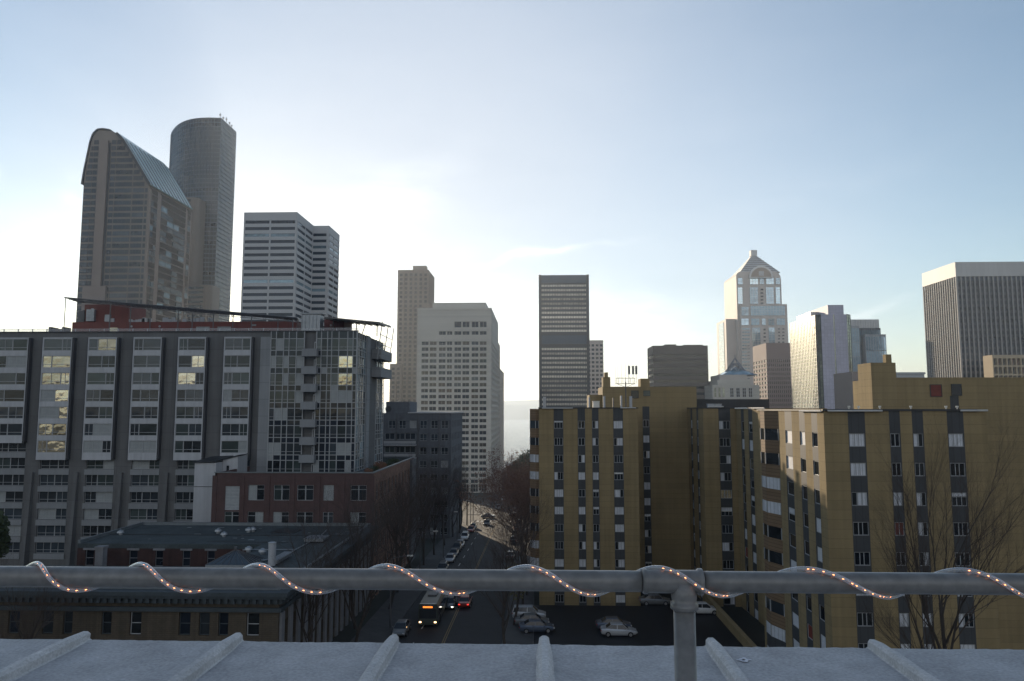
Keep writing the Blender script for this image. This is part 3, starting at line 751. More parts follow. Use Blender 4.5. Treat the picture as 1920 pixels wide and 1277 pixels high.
def gridt(name, label, cat, p0, p1, pt, Y, dep, wm, gms, cw, pitch, wf=.6, hf=.6, to=770, side=None, top=4, fm=None, py=700, bands=False, sidepitch=None):
    x0, x1 = XX(p0, Y, pt), XX(p1, Y, pt); b = B(name, label, cat, x0, x1, Y, Y+dep, ZZ(pt, Y, (p0+p1)/2), wm, depth=.35)
    n = max(1, round((x1-x0)/cw)); w = (x1-x0)/n; z = b.zt-top
    nd = max(1, round(dep/(sidepitch or cw))); wd = dep/nd
    while z > ZZ(to, Y):
        if bands:
            b.w('f', (w*.12, z-b.zb-pitch*hf, b.x1-b.x0-w*.12, z-b.zb), pick(gms), fm, n, 1, .25)
            if side: b.w(side, (wd*.12, z-b.zb-pitch*hf, dep-wd*.12, z-b.zb), pick(gms), fm, nd, 1, .25)
        else:
            for k in range(n): b.w('f', (w*(k+.5-wf/2), z-b.zb-pitch*hf, w*(k+.5+wf/2), z-b.zb), pick(gms), fm)
            if side:
                for k in range(nd): b.w(side, (wd*(k+.5-wf/2), z-b.zb-pitch*hf, wd*(k+.5+wf/2), z-b.zb), pick(gms), fm)
        z -= pitch
    r = b.done(); return b, r
gridt('grey_grid_tower', 'pale grid-fronted tower showing behind the right edge of the black slab tower', 'tower', 1100, 1131, 638, 720, 30, M['t_stone'], [(G['tower'], 3), (G['bronze'], 1)], 4.2, 4.2, .66, .55)
b, r = gridt('brown_banded_block', 'squat brown office block with horizontal window bands left of the pointed tower', 'office building', 1224, 1327, 648, 450, 22, M['t_bronze'], [(G['bronze'], 3), (G['tower'], 1)], 1.8, 3.9, bands=True, side='l', top=5.5, hf=.42)
bx(r, 'roof_plant', XX(1247, 455, 645), XX(1268, 455, 645), 455, 465, b.zt, b.zt+1.2, M['t_bronze']); bx(r, 'roof_plant', XX(1282, 455, 645), XX(1318, 455, 645), 455, 465, b.zt, b.zt+.9, M['t_bronze'])

# ---- pointed postmodern tower
def pointed():
    Y = 700; zb = -80
    r = thing('pointed_tower', 'tall stone and blue glass tower with an arched gable and pyramid roof', 'skyscraper', (XX(1420, Y), Y, zb))
    X_ = lambda px, py=560: XX(px, Y, py); Z_ = lambda py: ZZ(py, Y, 1420)
    x0, x1 = X_(1381, 540), X_(1465, 540); zt = Z_(509); xc = (x0+x1)/2+.5
    # upper shaft with rounded shoulders
    pf = [(x0, zb), (x0, zt-4), (x0+1, zt-1.5), (x0+3.5, zt), (x1-6, zt), (x1-2.5, zt-1.5), (x1-.5, zt-4.5), (x1, zt-9), (x1, zb)]
    mb = MB(); mb.xprism(pf, Y, Y+46); part(r, 'upper_shaft', mb, M['t_stone'])
    xL = X_(1387, 620); xR = X_(1474, 620); z2 = Z_(572)
    mb = MB(); mb.box(xL, xR, Y-5, Y+50, zb, z2); part(r, 'lower_shaft', mb, M['t_stone'])
    mb = MB(); mb.box(x0-9, x0+2, Y+8, Y+44, zb, Z_(596)); part(r, 'side_bay', mb, M['t_stone'])
    mb = MB(); ca = X_(1426, 520); rr = 11.5; za = Z_(520)
    arc = [(ca+rr*math.cos(math.pi*i/12), za+rr*.95*math.sin(math.pi*i/12)) for i in range(13)]
    mb.xprism(arc+[(ca-rr, za-1), (ca+rr, za-1)], Y-2.5, Y+44); part(r, 'arched_gable', mb, M['t_metal'])
    mb = MB(); rr = 9.6; arc = [(ca+rr*math.cos(math.pi*i/12), za+rr*.95*math.sin(math.pi*i/12)) for i in range(13)]
    mb.xprism(arc, Y-2.7, Y-2.51); part(r, 'gable_infill', mb, M['t_brown'])
    bx(r, 'gable_window', ca-2.4, ca+2.4, Y-2.95, Y-2.71, za+1, za+5.5, M['t_white'])
    # stepped pyramid
    cx = XX(1413, Y+23, 500); cy = Y+23; zl = zt-.5; hb = 17.5; zp = ZZ(480, cy, 1413); n = 9
    mb = MB()
    for k in range(n):
        a = hb*(1-k/n)+1.8; za_, zb_ = zl+(zp-zl)*k/n, zl+(zp-zl)*(k+1)/n; a2 = a-hb/n*.75
        q0 = [(cx-a, cy-a, za_), (cx+a, cy-a, za_), (cx+a, cy+a, za_), (cx-a, cy+a, za_)]; q1 = [(cx-a2, cy-a2, zb_), (cx+a2, cy-a2, zb_), (cx+a2, cy+a2, zb_), (cx-a2, cy+a2, zb_)]
        for i in range(4): mb.quad(q0[i], q0[(i+1) % 4], q1[(i+1) % 4], q1[i])
        mb.poly(q1)
    part(r, 'pyramid_roof', mb, M['t_metal'])
    bands = MB()
    for k in range(n): a = hb*(1-k/n)+1.95; z = zl+(zp-zl)*k/n; bands.box(cx-a, cx+a, cy-a, cy+a, z, z+.7)
    part(r, 'roof_ribs', bands, M['t_bronze'])
    bx(r, 'roof_cap', cx-3, cx+3, cy-3, cy+3, zp-.2, ZZ(470, cy, 1413), M['t_white'])
    F = Face((x0, Y), (x1, Y), zb); F2 = Face((xL, Y-5), (xR, Y-5), zb); Wd = Windows(r)
    def w(px0, px1, py0, py1, f=F, cols=1, rows=1, gm='sky'):
        YY = Y if f is F else Y-5; a, c = XX(px0, YY, (py0+py1)/2)-f.O.x, XX(px1, YY, (py0+py1)/2)-f.O.x
        Wd.add(f, (a, ZZ(py1, YY, 1420)-zb, c, ZZ(py0, YY, 1420)-zb), -.3, G[gm], M['t_stone'], cols, rows, .25, tilt=.4)
    for py0, py1, rows in ((521, 533.5, 2), (538.5, 570, 7)):
        w(1383, 1392.5, py0, py1, F, 1, rows); w(1405.5, 1421.5, py0, py1, F, 3, rows); w(1436, 1451, py0, py1, F, 3, rows); w(1454, 1463, py0, py1, F, 1, rows)
    w(1424, 1432.5, 521, 533.5, F, 2, 2)
    for k in range(5): w(1425.5, 1431.5, 541+6.5*k, 545+6.5*k, F, 1, 1, 'tower')
    w(1389.5, 1404, 575, 592, F2, 2, 3); w(1407, 1472, 573.5, 592, F2, 12, 4, 'towerb'); w(1389.5, 1404, 597, 610, F2, 2, 3)
    w(1408, 1424, 597, 610, F2, 3, 2, 'towerb'); w(1428, 1436, 597, 610, F2, 1, 2); w(1440, 1452, 597, 610, F2, 2, 2, 'towerb'); w(1456, 1472, 597, 610, F2, 3, 3, 'towerb')
    for k in range(26):
        y = 615+6.2*k
        w(1391, 1406, y, y+3.4, F2, 3, 1, 'towerb')
        if k < 5: [w(a, a+5, y+.5, y+3.5, F2, 1, 1, 'tower') for a in (1458, 1466)]
        elif k < 18: w(1400, 1406.5, y+1, y+3, F2, 1, 1, 'dark')
    w(1410, 1426, 614, 650, F2, 3, 8); w(1441, 1453, 614, 650, F2, 2, 8); [w(1431, 1436, 616+7*k, 620+7*k, F2, 1, 1, 'tower') for k in range(5)]
    FL = Face((x0-9, Y+44), (x0-9, Y+8), zb); Wd.add(FL, (8, Z_(700)-zb, 28, Z_(600)-zb), -.3, G['sky'], M['t_stone'], 4, 16, .25)
    Wd.flush()
pointed()

# ---- rose block in front of it
def rose():
    b = B('rose_granite_block', 'rose-brown granite block with a blank top, in front of the pointed tower', 'office building', XX(1436.5, 550, 650), XX(1492, 550, 650), 550, 584, ZZ(643, 550, 1450), M['t_pink'], depth=.4)
    z = ZZ(674, 550, 1450)
    while z > ZZ(775, 550):
        n = 15; w = (b.x1-b.x0)/n
        for k in range(n): b.w('f', (w*(k+.28), z-b.zb-2.0, w*(k+.8), z-b.zb), G['bronze'])
        for k in range(5): b.w('l', (34/5*(k+.15), z-b.zb-2.0, 34/5*(k+.85), z-b.zb), G['bronze'])
        z -= 3.3
    b.done()
rose()

# ---- glass pyramid-topped low tower
def lattice():
    Y = 430; x0, x1 = XX(1336, Y, 730), XX(1424, Y, 730); zb = -56; zm = ZZ(722, Y, 1380)
    r = thing('pyramid_roofed_block', 'stone block with arched bays under a white lattice pyramid', 'building', ((x0+x1)/2, Y, zb))
    mb = MB(); mb.box(x0, x1, Y, Y+30, zb, zm); mb.box(x0+4, x1-4, Y+4, Y+28, zm, ZZ(712, Y, 1380)); part(r, 'wall', mb, M['t_beige'])
    mb = MB(); mb.box(x0+5.5, x1-5.5, Y+5, Y+27, ZZ(712, Y, 1380), ZZ(702, Y, 1380)); part(r, 'attic', mb, M['t_stone'])
    Wd = Windows(r, 'bay_window'); F = Face((x0, Y), (x1, Y), zb)
    for k in range(4): Wd.add(F, (10+k*3.6, ZZ(745, Y, 1380)-zb, 12.3+k*3.6, ZZ(727, Y, 1380)-zb), -.1, G['bronze'], M['t_white'], 2, 3, .25)
    for k in range(3): Wd.add(F, (.8+k*2.4, ZZ(745, Y, 1380)-zb, 2.3+k*2.4, ZZ(726, Y, 1380)-zb), -.1, G['gold'], M['t_stone'], 1, 2, .2)
    Wd.flush()
    cx, cy, hb = XX(1379, Y+16, 700), Y+16, 10.0; z0, z1 = ZZ(702, Y, 1380), ZZ(665, cy, 1379)
    pts = [(cx-hb, cy-hb, z0), (cx+hb, cy-hb, z0), (cx+hb, cy+hb, z0), (cx-hb, cy+hb, z0)]; ap = (cx, cy, z1-2)
    mb = MB()
    s5 = .5
    inner = [Vector(p)*.97+Vector((cx, cy, z0))*.03 for p in pts]
    for i in range(4): mb.poly([inner[i], inner[(i+1) % 4], Vector((cx, cy, z0+(z1-z0)*.42))])
    part(r, 'glass_cone', mb, G['towerb'])
    mb = MB()
    for i in range(4):
        a, c = Vector(pts[i]), Vector(pts[(i+1) % 4]); t_ = Vector(ap)
        mb.tube([a, a.lerp(t_, .5)-Vector((0, 0, 3.2)), t_], .3, 4)
        for k in range(1, 6):
            q = k/6; l_, rgt = a.lerp(t_, q)-Vector((0, 0, 12.8*q*(1-q))), c.lerp(t_, q)-Vector((0, 0, 12.8*q*(1-q))); mb.tube([l_, rgt], .34, 4)
            m_ = (6-k)
            for j in range(m_):
                q2 = (k-1)/6; l0, r0 = a.lerp(t_, q2)-Vector((0, 0, 12.8*q2*(1-q2))), c.lerp(t_, q2)-Vector((0, 0, 12.8*q2*(1-q2)))
                mb.tube([l0.lerp(r0, j/m_), l_.lerp(rgt, (j+.5)/m_)], .34, 4); mb.tube([l0.lerp(r0, (j+1)/m_), l_.lerp(rgt, (j+.5)/m_)], .34, 4)
    mb.tube([(cx, cy, z1-3), (cx, cy, z1)], .3, 4); part(r, 'roof_lattice', mb, mat('lattice_metal', (.26, .27, .30), .5, .1, 1))
lattice()

# ---- golden glass tower with lilac stone front
def golden():
    Y0, Y1 = 400, 440; zb = -50
    xa, xb, xc, xd = XX(1529, Y0, 600), XX(1539, Y0-3, 600), XX(1587, Y0-3, 600), XX(1594, Y0, 600); zt = ZZ(591, Y0, 1550)
    r = thing('golden_glass_tower', 'tower with golden mirror glass sides and a lilac stone front', 'office tower', ((xa+xd)/2, Y0, zb))
    mb = MB(); mb.prism([(xa, Y0), (xb, Y0-3), (xc, Y0-3), (xd, Y0), (xd, Y1), (xa, Y1)], zb, zt); part(r, 'core', mb, M['t_bronze'])
    xm = (xb+xc)/2
    for a, c in ((xb, xm-.35), (xm+.35, xc)): bx(r, 'stone_front', a, c, Y0-3.5, Y0-3.01, zb, zt, M['t_purple'])
    bx(r, 'centre_slit', xm-.34, xm+.34, Y0-3.3, Y0-3.01, zb, zt, G['gold'])
    bx(r, 'penthouse', XX(1549, Y0, 580), XX(1578, Y0, 580), Y0-2.5, Y1-8, zt, ZZ(573, Y0, 1560), M['t_purple'])
    bx(r, 'roof_plant', XX(1520, Y0+12, 590), XX(1549, Y0+12, 590), Y0+12, Y1-6, zt, zt+3.4, M['t_metal'])
    pitch = 1.95
    for i, (a, c, lab) in enumerate((((xa, Y1), (xa, Y0), 0), ((xa, Y0), (xb, Y0-3), 1), ((xc, Y0-3), (xd, Y0), 2))):
        F = Face(a, c, zb); n = max(1, round(F.W/2.3)); w = F.W/n
        fr = MB()
        for k in range(n+1): fr.obox(F.pt(w*k-(.2 if i == 0 else .07), 0, .02), F.U*(.4 if i == 0 else .14), (0, 0, zt-zb), F.Nn*.25)
        z = zt
        while z > ZZ(780, Y0): fr.obox(F.pt(0, z-zb-.1, .02), F.U*F.W, (0, 0, .3), F.Nn*.2); z -= pitch
        part(r, 'mullion_grid', fr, M['t_black'])
        Wd = Windows(r, 'glass_pane'); z = zt-pitch
        while z > ZZ(780, Y0):
            if i == 0:
                for k in range(n):
                    if z+pitch > zt-pitch*14 and k < 30: Wd.add(F, (w*k+.03, z-zb, w*(k+1)-.03, z-zb+pitch-.05), -.14, G['gold'], tilt=.25)
                    else: Wd.add(F, (w*k+.03, z-zb, w*(k+1)-.03, z-zb+pitch-.05), -.14, G['gold'], tilt=.3)
            else:
                for k in range(n): Wd.add(F, (w*k+.03, z-zb, w*(k+1)-.03, z-zb+pitch-.05), -.14, G['gold'], tilt=.3)
            z -= pitch
        Wd.flush(60 if i == 0 else 20)
golden()

# ---- blue stepped glass tower
def blue():
    Y = 600; zb = -70
    r = thing('blue_stepped_tower', 'pale blue glass tower with stepped right shoulders behind the golden glass tower', 'office tower', (XX(1625, Y), Y, zb))
    for nm, p0, p1, pt, dy, m_, w_ in (('rear_slab', 1590, 1647, 599, 10, M['bluegrey'], 'towerb'), ('left_slab', 1588, 1610, 611, 2, M['frame'], 'sky'), ('middle_slab', 1610, 1650, 615, 6, M['bluegrey'], 'towerb'), ('front_slab', 1622, 1660, 627, 0, M['frame'], 'sky')):
        x0, x1, zt = XX(p0, Y+dy, pt), XX(p1, Y+dy, pt), ZZ(pt, Y+dy, 1625); mb = MB(); mb.box(x0, x1, Y+dy, Y+dy+26, zb, zt)
        n = max(3, round((x1-x0)/2.0)); w = (x1-x0)/n
        for k in range(n+1): mb.box(x0+w*k-.15, x0+w*k+.15, Y+dy-.5, Y+dy, zb, zt)
        s_ = part(r, nm, mb, M['t_metal'] if nm == 'rear_slab' else m_); z = zt-(9 if nm == 'rear_slab' else 1.5); j = 0
        while z > ZZ(780, Y):
            gb = MB(); gb.box(x0+.1, x1-.1, Y+dy-.3, Y+dy-.01, z-11.7, z-.4); part(s_, 'glass_band', gb, G[w_], top=r); z -= 12; j += 1
blue()
b, r = gridt('tan_low_block', 'tan low block glimpsed between the golden tower and the ochre penthouse', 'building', 1597, 1640, 697, 330, 20, M['t_tan2'], [(G['bronze'], 1)], 4, 4)
mb = MB(); x0, x1 = XX(1681, 300, 700), XX(1733, 300, 700); zt = ZZ(698, 300, 1700); mb.box(x0, x1, 300, 318, g(300), zt-.8); mb.box(x0-.3, x1+.3, 299.6, 318.4, zt-.8, zt)
r = thing('metal_roofed_block', 'low pale metal-roofed block just showing above the ochre roof wall', 'building', (x0, 300, g(300))); part(r, 'wall', mb, M['galv'])

# ---- white pinstriped tower on the right
PM = mat('pale_pier', (.34, .33, .32), .7, .06, .1)
def pinstripe():
    Y0, Y1 = 460, 499; x0 = XX(1804.5, Y0, 720); x1 = x0+68; zt = ZZ(491, Y0, 1860); zc = ZZ(518, Y0, 1860); zb = -52
    r = thing('pinstriped_tower', 'massive white tower with vertical pinstripe piers and a plain white crown, far right', 'skyscraper', ((x0+x1)/2, Y0, zb))
    bx(r, 'core', x0+.6, x1-.6, Y0+.6, Y1-.6, zb, zc+.5, M['t_dark'])
    bx(r, 'crown', x0-.3, x1+.3, Y0-.3, Y1+.3, zc, zt, mat('white_crown', (.50, .50, .49), .55, .04, .1, joint=(2.8, 60, .12), jcol=.85))
    for (F, n) in ((Face((x0, Y0), (x1, Y0), zb), 24), (Face((x0, Y1), (x0, Y0), zb), 15)):
        w = F.W/n
        for k in range(n+1):
            p_ = MB(); p_.obox(F.pt(w*k-.36, 0, -.6), F.U*.72, (0, 0, zc-zb), F.Nn*.9); part(r, 'pier', p_, PM)
        z = zc-4
        while z > ZZ(790, Y0):
            s_ = MB(); s_.obox(F.pt(.5, z-zb, -.5), F.U*(F.W-1), (0, 0, 1.3), F.Nn*.25); part(r, 'spandrel_row', s_, M['t_black'])
            s_ = MB(); s_.obox(F.pt(.5, z-zb-2.4, -.58), F.U*(F.W-1), (0, 0, 2.3), F.Nn*.15); part(r, 'window_row', s_, G['tower']); z -= 3.8
pinstripe()
# ---- deep-windowed concrete block, right edge
def deep():
    Y = 430; b = B('egg_crate_block', 'sunlit tan concrete block with deep square window recesses at the right edge', 'building', XX(1862, Y, 690), XX(1990, Y, 690), Y, Y+9, ZZ(665.5, Y, 1880), mat('tan_concrete', (.46, .37, .25), .85, .08, .3), depth=2.0)
    for j in range(5):
        z = ZZ(672, Y, 1880)-j*5.0
        for k in range(14): b.w('f', (.6+k*2.66, z-b.zb-4.0, .6+k*2.66+1.95, z-b.zb), G['redd'] if random.random() < .4 else G['dark'], M['white'], 1, [.25], .16)
    b.done()
deep()

def YX(px, py, X):
    d = ray(px, py); return X*d.y/d.x
def blob_mesh(mb, c, r, n, s, flat=.8, seed=0, m=0):
    """leaf clumps: many small faces through a lumpy volume"""
    rd = random.Random(seed); lobes = [(Vector((rd.uniform(-.5, .5), rd.uniform(-.5, .5), rd.uniform(-.4, .5)))*r, rd.uniform(.35, .6)*r) for _ in range(7)]
    for i in range(n):
        o, lr = lobes[rd.randrange(7)]
        d = Vector((rd.gauss(0, 1), rd.gauss(0, 1), rd.gauss(0, 1))).normalized()*lr*rd.uniform(.55, 1.05)
        p = Vector(c)+Vector((o.x+d.x, o.y+d.y, (o.z+d.z)*flat)); a = Vector((rd.gauss(0, 1), rd.gauss(0, 1), rd.gauss(0, 1))).normalized(); b = a.orthogonal().normalized(); q = s*rd.uniform(.6, 1.4)
        mb.quad(p-a*q-b*q*.5, p+a*q-b*q*.5, p+a*q+b*q*.5, p-a*q+b*q*.5, m)

# ---------------------------------------------------------------- grey apartment block on the left
def grey_block():
    Y0, Y1 = 125, 147; zt = P(300, 623, Y0).z; zb = g(Y0)-1; xw = P(507, 700, Y0).x; xc = P(669, 700, Y0).x; xl = P(-110, 700, Y0).x
    r = thing('grey_apartment_block', 'long grey apartment block with window bays and a glass corner, red penthouse on its roof', 'apartment building', ((xl+xc)/2, Y0, zb))
    F = Face((xl, Y0), (xw, Y0), zb); holes = []; Wd = Windows(r)
    gw = [(G['mid'], 4), (G['dark'], 4), (G['pale'], 1.6), (G['green'], 3.5)]
    cols = [(-112, -58), (-6, 55), (80, 137), (165, 221), (250, 305), (334, 388), (420, 473)]
    zof = lambda i: ZZ(636+31.7*i, Y0, 300)
    YB = Y0-.9
    for ci, (a, c) in enumerate(cols):
        xa, xb = P(a, 645, YB).x, P(c-2, 645, YB).x; nf = 6 if ci == 1 else 7
        top, bot = ZZ(632, YB, 300), ZZ(636+31.7*nf+5, YB, 300)
        FB = Face((xa, YB), (xb, YB), zb); hb = []; mb = MB(); w = xb-xa
        for i in range(nf):
            rc = (.16, zof(i)-zb-2.05, w-.16, zof(i)-zb+.02); hb.append(rc)
            pool = gw
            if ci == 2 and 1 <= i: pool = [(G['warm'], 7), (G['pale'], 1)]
            elif ci in (3, 5) and i in (0, 1, 2, 4) or ci == 4 and i in (2, 3): pool = [(G['warm'], 1), (G['mid'], 1), (G['green'], 1), (G['dark'], 1)]
            # two or three sheets of different glass side by side
            cut = random.choice([.32, .5, .68]); 
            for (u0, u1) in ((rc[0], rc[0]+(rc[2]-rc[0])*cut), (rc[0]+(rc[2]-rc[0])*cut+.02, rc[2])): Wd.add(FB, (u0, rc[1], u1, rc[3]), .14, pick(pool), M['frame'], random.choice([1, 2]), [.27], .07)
        FB.wall(mb, top-zb, [tuple(round(q, 4) for q in h) for h in hb], .14, v0=bot-zb)
        mb.quad((xa, YB, bot), (xb, YB, bot), (xb, Y0, bot), (xa, Y0, bot)); mb.quad((xa, YB, top), (xb, YB, top), (xb, Y0, top), (xa, Y0, top))
        part(r, 'bay', mb, M['white'])
        sb = MB(); sb.box(xb+.001, xb+.28, YB+.1, Y0, bot+.1, top-.05); sb.box(xa-.2, xa-.001, YB+.1, Y0, bot+.1, top-.05); part(r, 'bay_side', sb, M['framedark'])
        for i in range(nf, 13):
            z = zof(i); rc = tuple(round(q, 4) for q in (xa-xl+.25, z-zb-2.0, xb-xl+.1, z-zb)); holes.append(rc)
            cut = random.choice([.4, .5, .6]); 
            for (u0, u1) in ((rc[0], rc[0]+(rc[2]-rc[0])*cut), (rc[0]+(rc[2]-rc[0])*cut+.02, rc[2])): Wd.add(F, (u0, rc[1], u1, rc[3]), .3, pick(gw+[(G['dark'], 3)]), M['frame'], 2, [.27], .06)
        wb = MB()
        for i in range(nf, 13):
            z = zof(i); wb.box(xa+.1, xb+.2, Y0-.12, Y0-.004, z-3.0, z-2.05)
        part(r, 'pale_spandrels', wb, M['greylight'])
    mb = MB(); F.wall(mb, zt-zb, holes, .3); mb.box(xl, xw, Y0+.35, Y1, zb, zt-.01)
    part(r, 'wall', mb, M['greywall'])
    Wd.flush()
    mb = MB()
    for px in (-24, 61, 145, 228, 314):
        x = P(px, 890, Y0).x; z1 = ZZ(888, Y0); mb = MB()
        n = len(mb.v); mb.v += [(x-.3, Y0-.5, z1), (x+.3, Y0-.5, z1), (x+.3, Y0-.01, z1), (x-.3, Y0-.01, z1), (x-.3, Y0-1.5, zb), (x+.3, Y0-1.5, zb), (x+.3, Y0-.01, zb), (x-.3, Y0-.01, zb)]
        for f in ((0, 1, 2, 3), (4, 5, 1, 0), (5, 6, 2, 1), (7, 4, 0, 3)): mb.f.append(tuple(n+k for k in f)); mb.m.append(0)
        part(r, 'buttress', mb, M['greywall'])
    x0 = P(490, 645, Y0).x; bx(r, 'pale_pier', x0, xw-.02, Y0-.35, Y0-.01, zb, zt-.9, M['greylight'])
    bx(r, 'roof_edge', xl, xc+.15, Y0-.15, Y0+.4, zt, zt+.18, M['coping'])
    # glass corner -----------------------------------------------------
    Yg = Y0-.3; pxs = [508.5, 518.5, 532.4, 542.5, 556.3, 571, 594, 603, 614.4, 622.4, 635.7, 652.2, 662.3, 669]
    xs = [P(p, 640, Yg).x for p in pxs]; xs[-1] = xc
    bx(r, 'corner_core', xw, xc-.25, Y0+.2, Y1, zb, zt-.02, M['greywall'])
    fr = MB()
    for i, x in enumerate(xs): fr.box(x-.07, x+.07, Yg-.1, Yg+.1, zb, zt) if i != 6 else fr.box(x-.09, x+.09, Yg-.14, Yg+.1, zb, zt)
    FG = Face((xs[0], Yg), (xc, Yg), zb); WG = Windows(r, 'glass_panel'); fl = lambda i: ZZ(635+32.6*i, Yg, 580)
    bal = MB(); pool = [(G['mid'], 4), (G['dark'], 4), (G['pale'], 3), (G['green'], 2)]
    for i in range(9):
        zt_, zs, zbm = fl(i), fl(i)-2.0, fl(i+1)
        for k in range(len(xs)-1):
            if k == 5: continue
            u0, u1 = xs[k]-xs[0]+.07, xs[k+1]-xs[0]-.07
            if k in (0, 3, 10): grp = pick(pool)
            gm = grp if random.random() < .6 else pick(pool)
            if k in (7, 8, 12): gm = pick([(G['navy'], 3), (G['dark'], 1)])
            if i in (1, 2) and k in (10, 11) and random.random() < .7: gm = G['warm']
            WG.add(FG, (u0, zs-zb, u1, zt_-zb-.05), 0, gm, None, tilt=.3)
            WG.add(FG, (u0, zbm-zb+.05, u1, zs-zb-.08), 0, pick([(G['navy'], 6), (G['dark'], 2), (G['pale'], 1)]), None, tilt=.2)
        for z in (zt_, zs-.04): fr.box(xs[0], xs[5], Yg-.085, Yg+.05, z-.06, z+.06); fr.box(xs[6], xc, Yg-.085, Yg+.05, z-.06, z+.06)
        if i % 1 == 0: fr.box(xs[0], xs[5], Yg-.07, Yg+.05, zs+.5, zs+.56); fr.box(xs[6], xc, Yg-.07, Yg+.05, zs+.5, zs+.56)
    for k in range(len(xs)-1):
        if k != 5: WG.add(FG, (xs[k]-xs[0]+.07, fl(0)-zb+.06, xs[k+1]-xs[0]-.07, zt-zb-.02), 0, G['navy'], None, tilt=.2)
    part(r, 'mullion_grid', fr, M['frame'])
    # recessed balcony column
    bx(r, 'balcony_recess', xs[5]+.08, xs[6]-.1, Yg+.55, Yg+.6, zb, zt, G['dark'])
    for i in range(8):
        z = ZZ(654.5+32.9*i, Yg, 580); x0, x1 = P(565.5, 700, Yg-1).x, P(593.5, 700, Yg-1).x
        bb = MB(); bb.box(x0, x1, Yg-1.3, Yg-1.18, z-1.35, z); bb.box(x0, x0+.1, Yg-1.17, Yg-.1, z-1.35, z); bb.box(x1-.1, x1, Yg-1.17, Yg-.1, z-1.35, z); bb.box(x0+.1, x1-.1, Yg-1.17, Yg-.1, z-1.35, z-1.15)
        b_ = part(r, 'balcony', bb, M['greylight'])
        dm = MB(); xd = (x0+x1)/2+.35; dm.box(xd, xd+1.0, Yg+.42, Yg+.54, z-1.1, z+1.3, 0); dm.box(xd+.14, xd+.86, Yg+.40, Yg+.419, z-.9, z+1.1, 1); part(b_, 'balcony_door', dm, [M['white'], G['dark']], top=r)
    # street side of the corner
    FS = Face((xc, Y0-.3), (xc, Y1), zb); fs = MB(); L = FS.W
    cuts = [0, 1.6, 3.3, 5.0, 6.6]; cuts2 = [L-7, L-5.2, L-3.4, L-1.6, L]
    for u in cuts+cuts2: fs.obox(FS.pt(u-.08 if u else 0, 0, .0), FS.U*.14, (0, 0, zt-zb), FS.Nn*.12)
    for i in range(10):
        z = fl(i)
        for (a, c) in ((0, 6.6), (L-7, L)):
            for q in (0, -2.0, -1.4): fs.obox(FS.pt(a, z-zb+q, .0), FS.U*(c-a), (0, 0, .1), FS.Nn*.10)
        for cc in (cuts, cuts2):
            for u, u2 in zip(cc, cc[1:]): WG.add(FS, (u+.1, z-zb-2.9, u2-.1, z-zb-.05), .08, pick([(G['mid'], 2), (G['pale'], 2), (G['towerb'], 3), (G['green'], 2)]), None, tilt=.4)
    part(r, 'side_mullions', fs, M['frame']); WG.flush()
    bx(r, 'side_core', xc-.4, xc-.11, Y0+.2, Y1, zb, zt-.03, M['greywall'])
    bx(r, 'side_wall', xc-.1, xc+.25, Y0+6.5, Y0+9, zb, zt-.03, M['greylight']); bx(r, 'side_wall', xc-.1, xc+.1, Y0+9.01, Y1-7.2, zb, zt-3, M['greywall'])
    for py in (657, 690):
        bb = MB(); z = ZZ(py, 140, 700); bb.box(xc+1.75, xc+1.9, 136, 146, z-1.9, z-.1); bb.box(xc+.1, xc+1.74, 135.85, 136, z-1.9, z-.1); bb.box(xc+.1, xc+1.74, 136.01, 146, z-1.95, z-1.7); part(r, 'side_balcony', bb, M['greylight'])
    # roof-top screens of glass and steel over the corner
    sc = MB(); zt0 = zt; zt1 = P(711, 606, 136).z+.2
    X0, X1 = xc-1.5, xc+2.2
    for (xa_, ya) in ((X1, 135), (X1, 140.5), (X1, 146), (X0+.6, 135)): sc.tube([(xa_-.9, ya, zt-4.2 if xa_ == X1 else zt), (xa_, ya, zt1)], .09, 5)
    for zz in (zt-3.5, zt-1.2, zt+.6): sc.tube([(X1-.5, 135, zz), (X1-.5, 146, zz)], .07, 4)
    part(r, 'steel_screen', sc, M['frame'])
    # red penthouse, canopy and roof plant --------------------------------
    YP = 131; pen = thing_part = MB(); x0, x1 = P(136, 600, YP).x, P(556, 610, YP).x
    pen.box(x0, x1, YP, YP+9, zt-.2, P(300, 603.5, YP).z); ph = part(r, 'red_penthouse', pen, M['red'])
    pm = MB(); pm.box(P(158, 590, YP+2).x, P(241, 590, YP+2).x, YP+2, YP+8, P(200, 603.5, YP).z, P(200, 571, YP+2).z); part(ph, 'upper_box', pm, M['red'], top=r)
    pm = MB(); pm.box(P(608, 605, 134).x, P(645, 605, 134).x, 134, 140, zt-.2, P(620, 599, 134).z); part(r, 'red_penthouse', pm, M['red'])
    for (a, c, d, e, gm) in ((206, 221, 614, 622, 'warm'), (368, 393, 613, 622, 'pale'), (408, 433, 613, 622, 'pale'), (472, 480, 609, 612, 'pale'), (330, 337, 616, 622, 'navy')):
        wm = MB(); wm.box(P(a, 618, YP).x, P(c, 618, YP).x, YP-.08, YP-.005, P(300, e, YP).z, P(300, d, YP).z); part(ph, 'penthouse_window', wm, G[gm], top=r)
    for px in (246, 299, 620):
        wm = MB(); c_ = P(px, 612 if px < 600 else 610, YP-.2); wm.tube([c_, c_+Vector((0, .18, 0))], .2, 8); part(r, 'round_wall_lamp', wm, M['white'])
    # sloping trellis canopy
    A, Bb, C, D_ = P(121, 558, 126.5), P(556, 596, 126.5), P(560, 600, 134), P(145, 566, 134)
    cm = MB(); n = 44
    for i in range(n+1):
        a, b2 = A.lerp(Bb, i/n), D_.lerp(C, i/n); cm.tube([a, b2], .05, 4)
    for q in (0, .33, .66, 1): cm.tube([A.lerp(D_, q), Bb.lerp(C, q)], .13, 5)
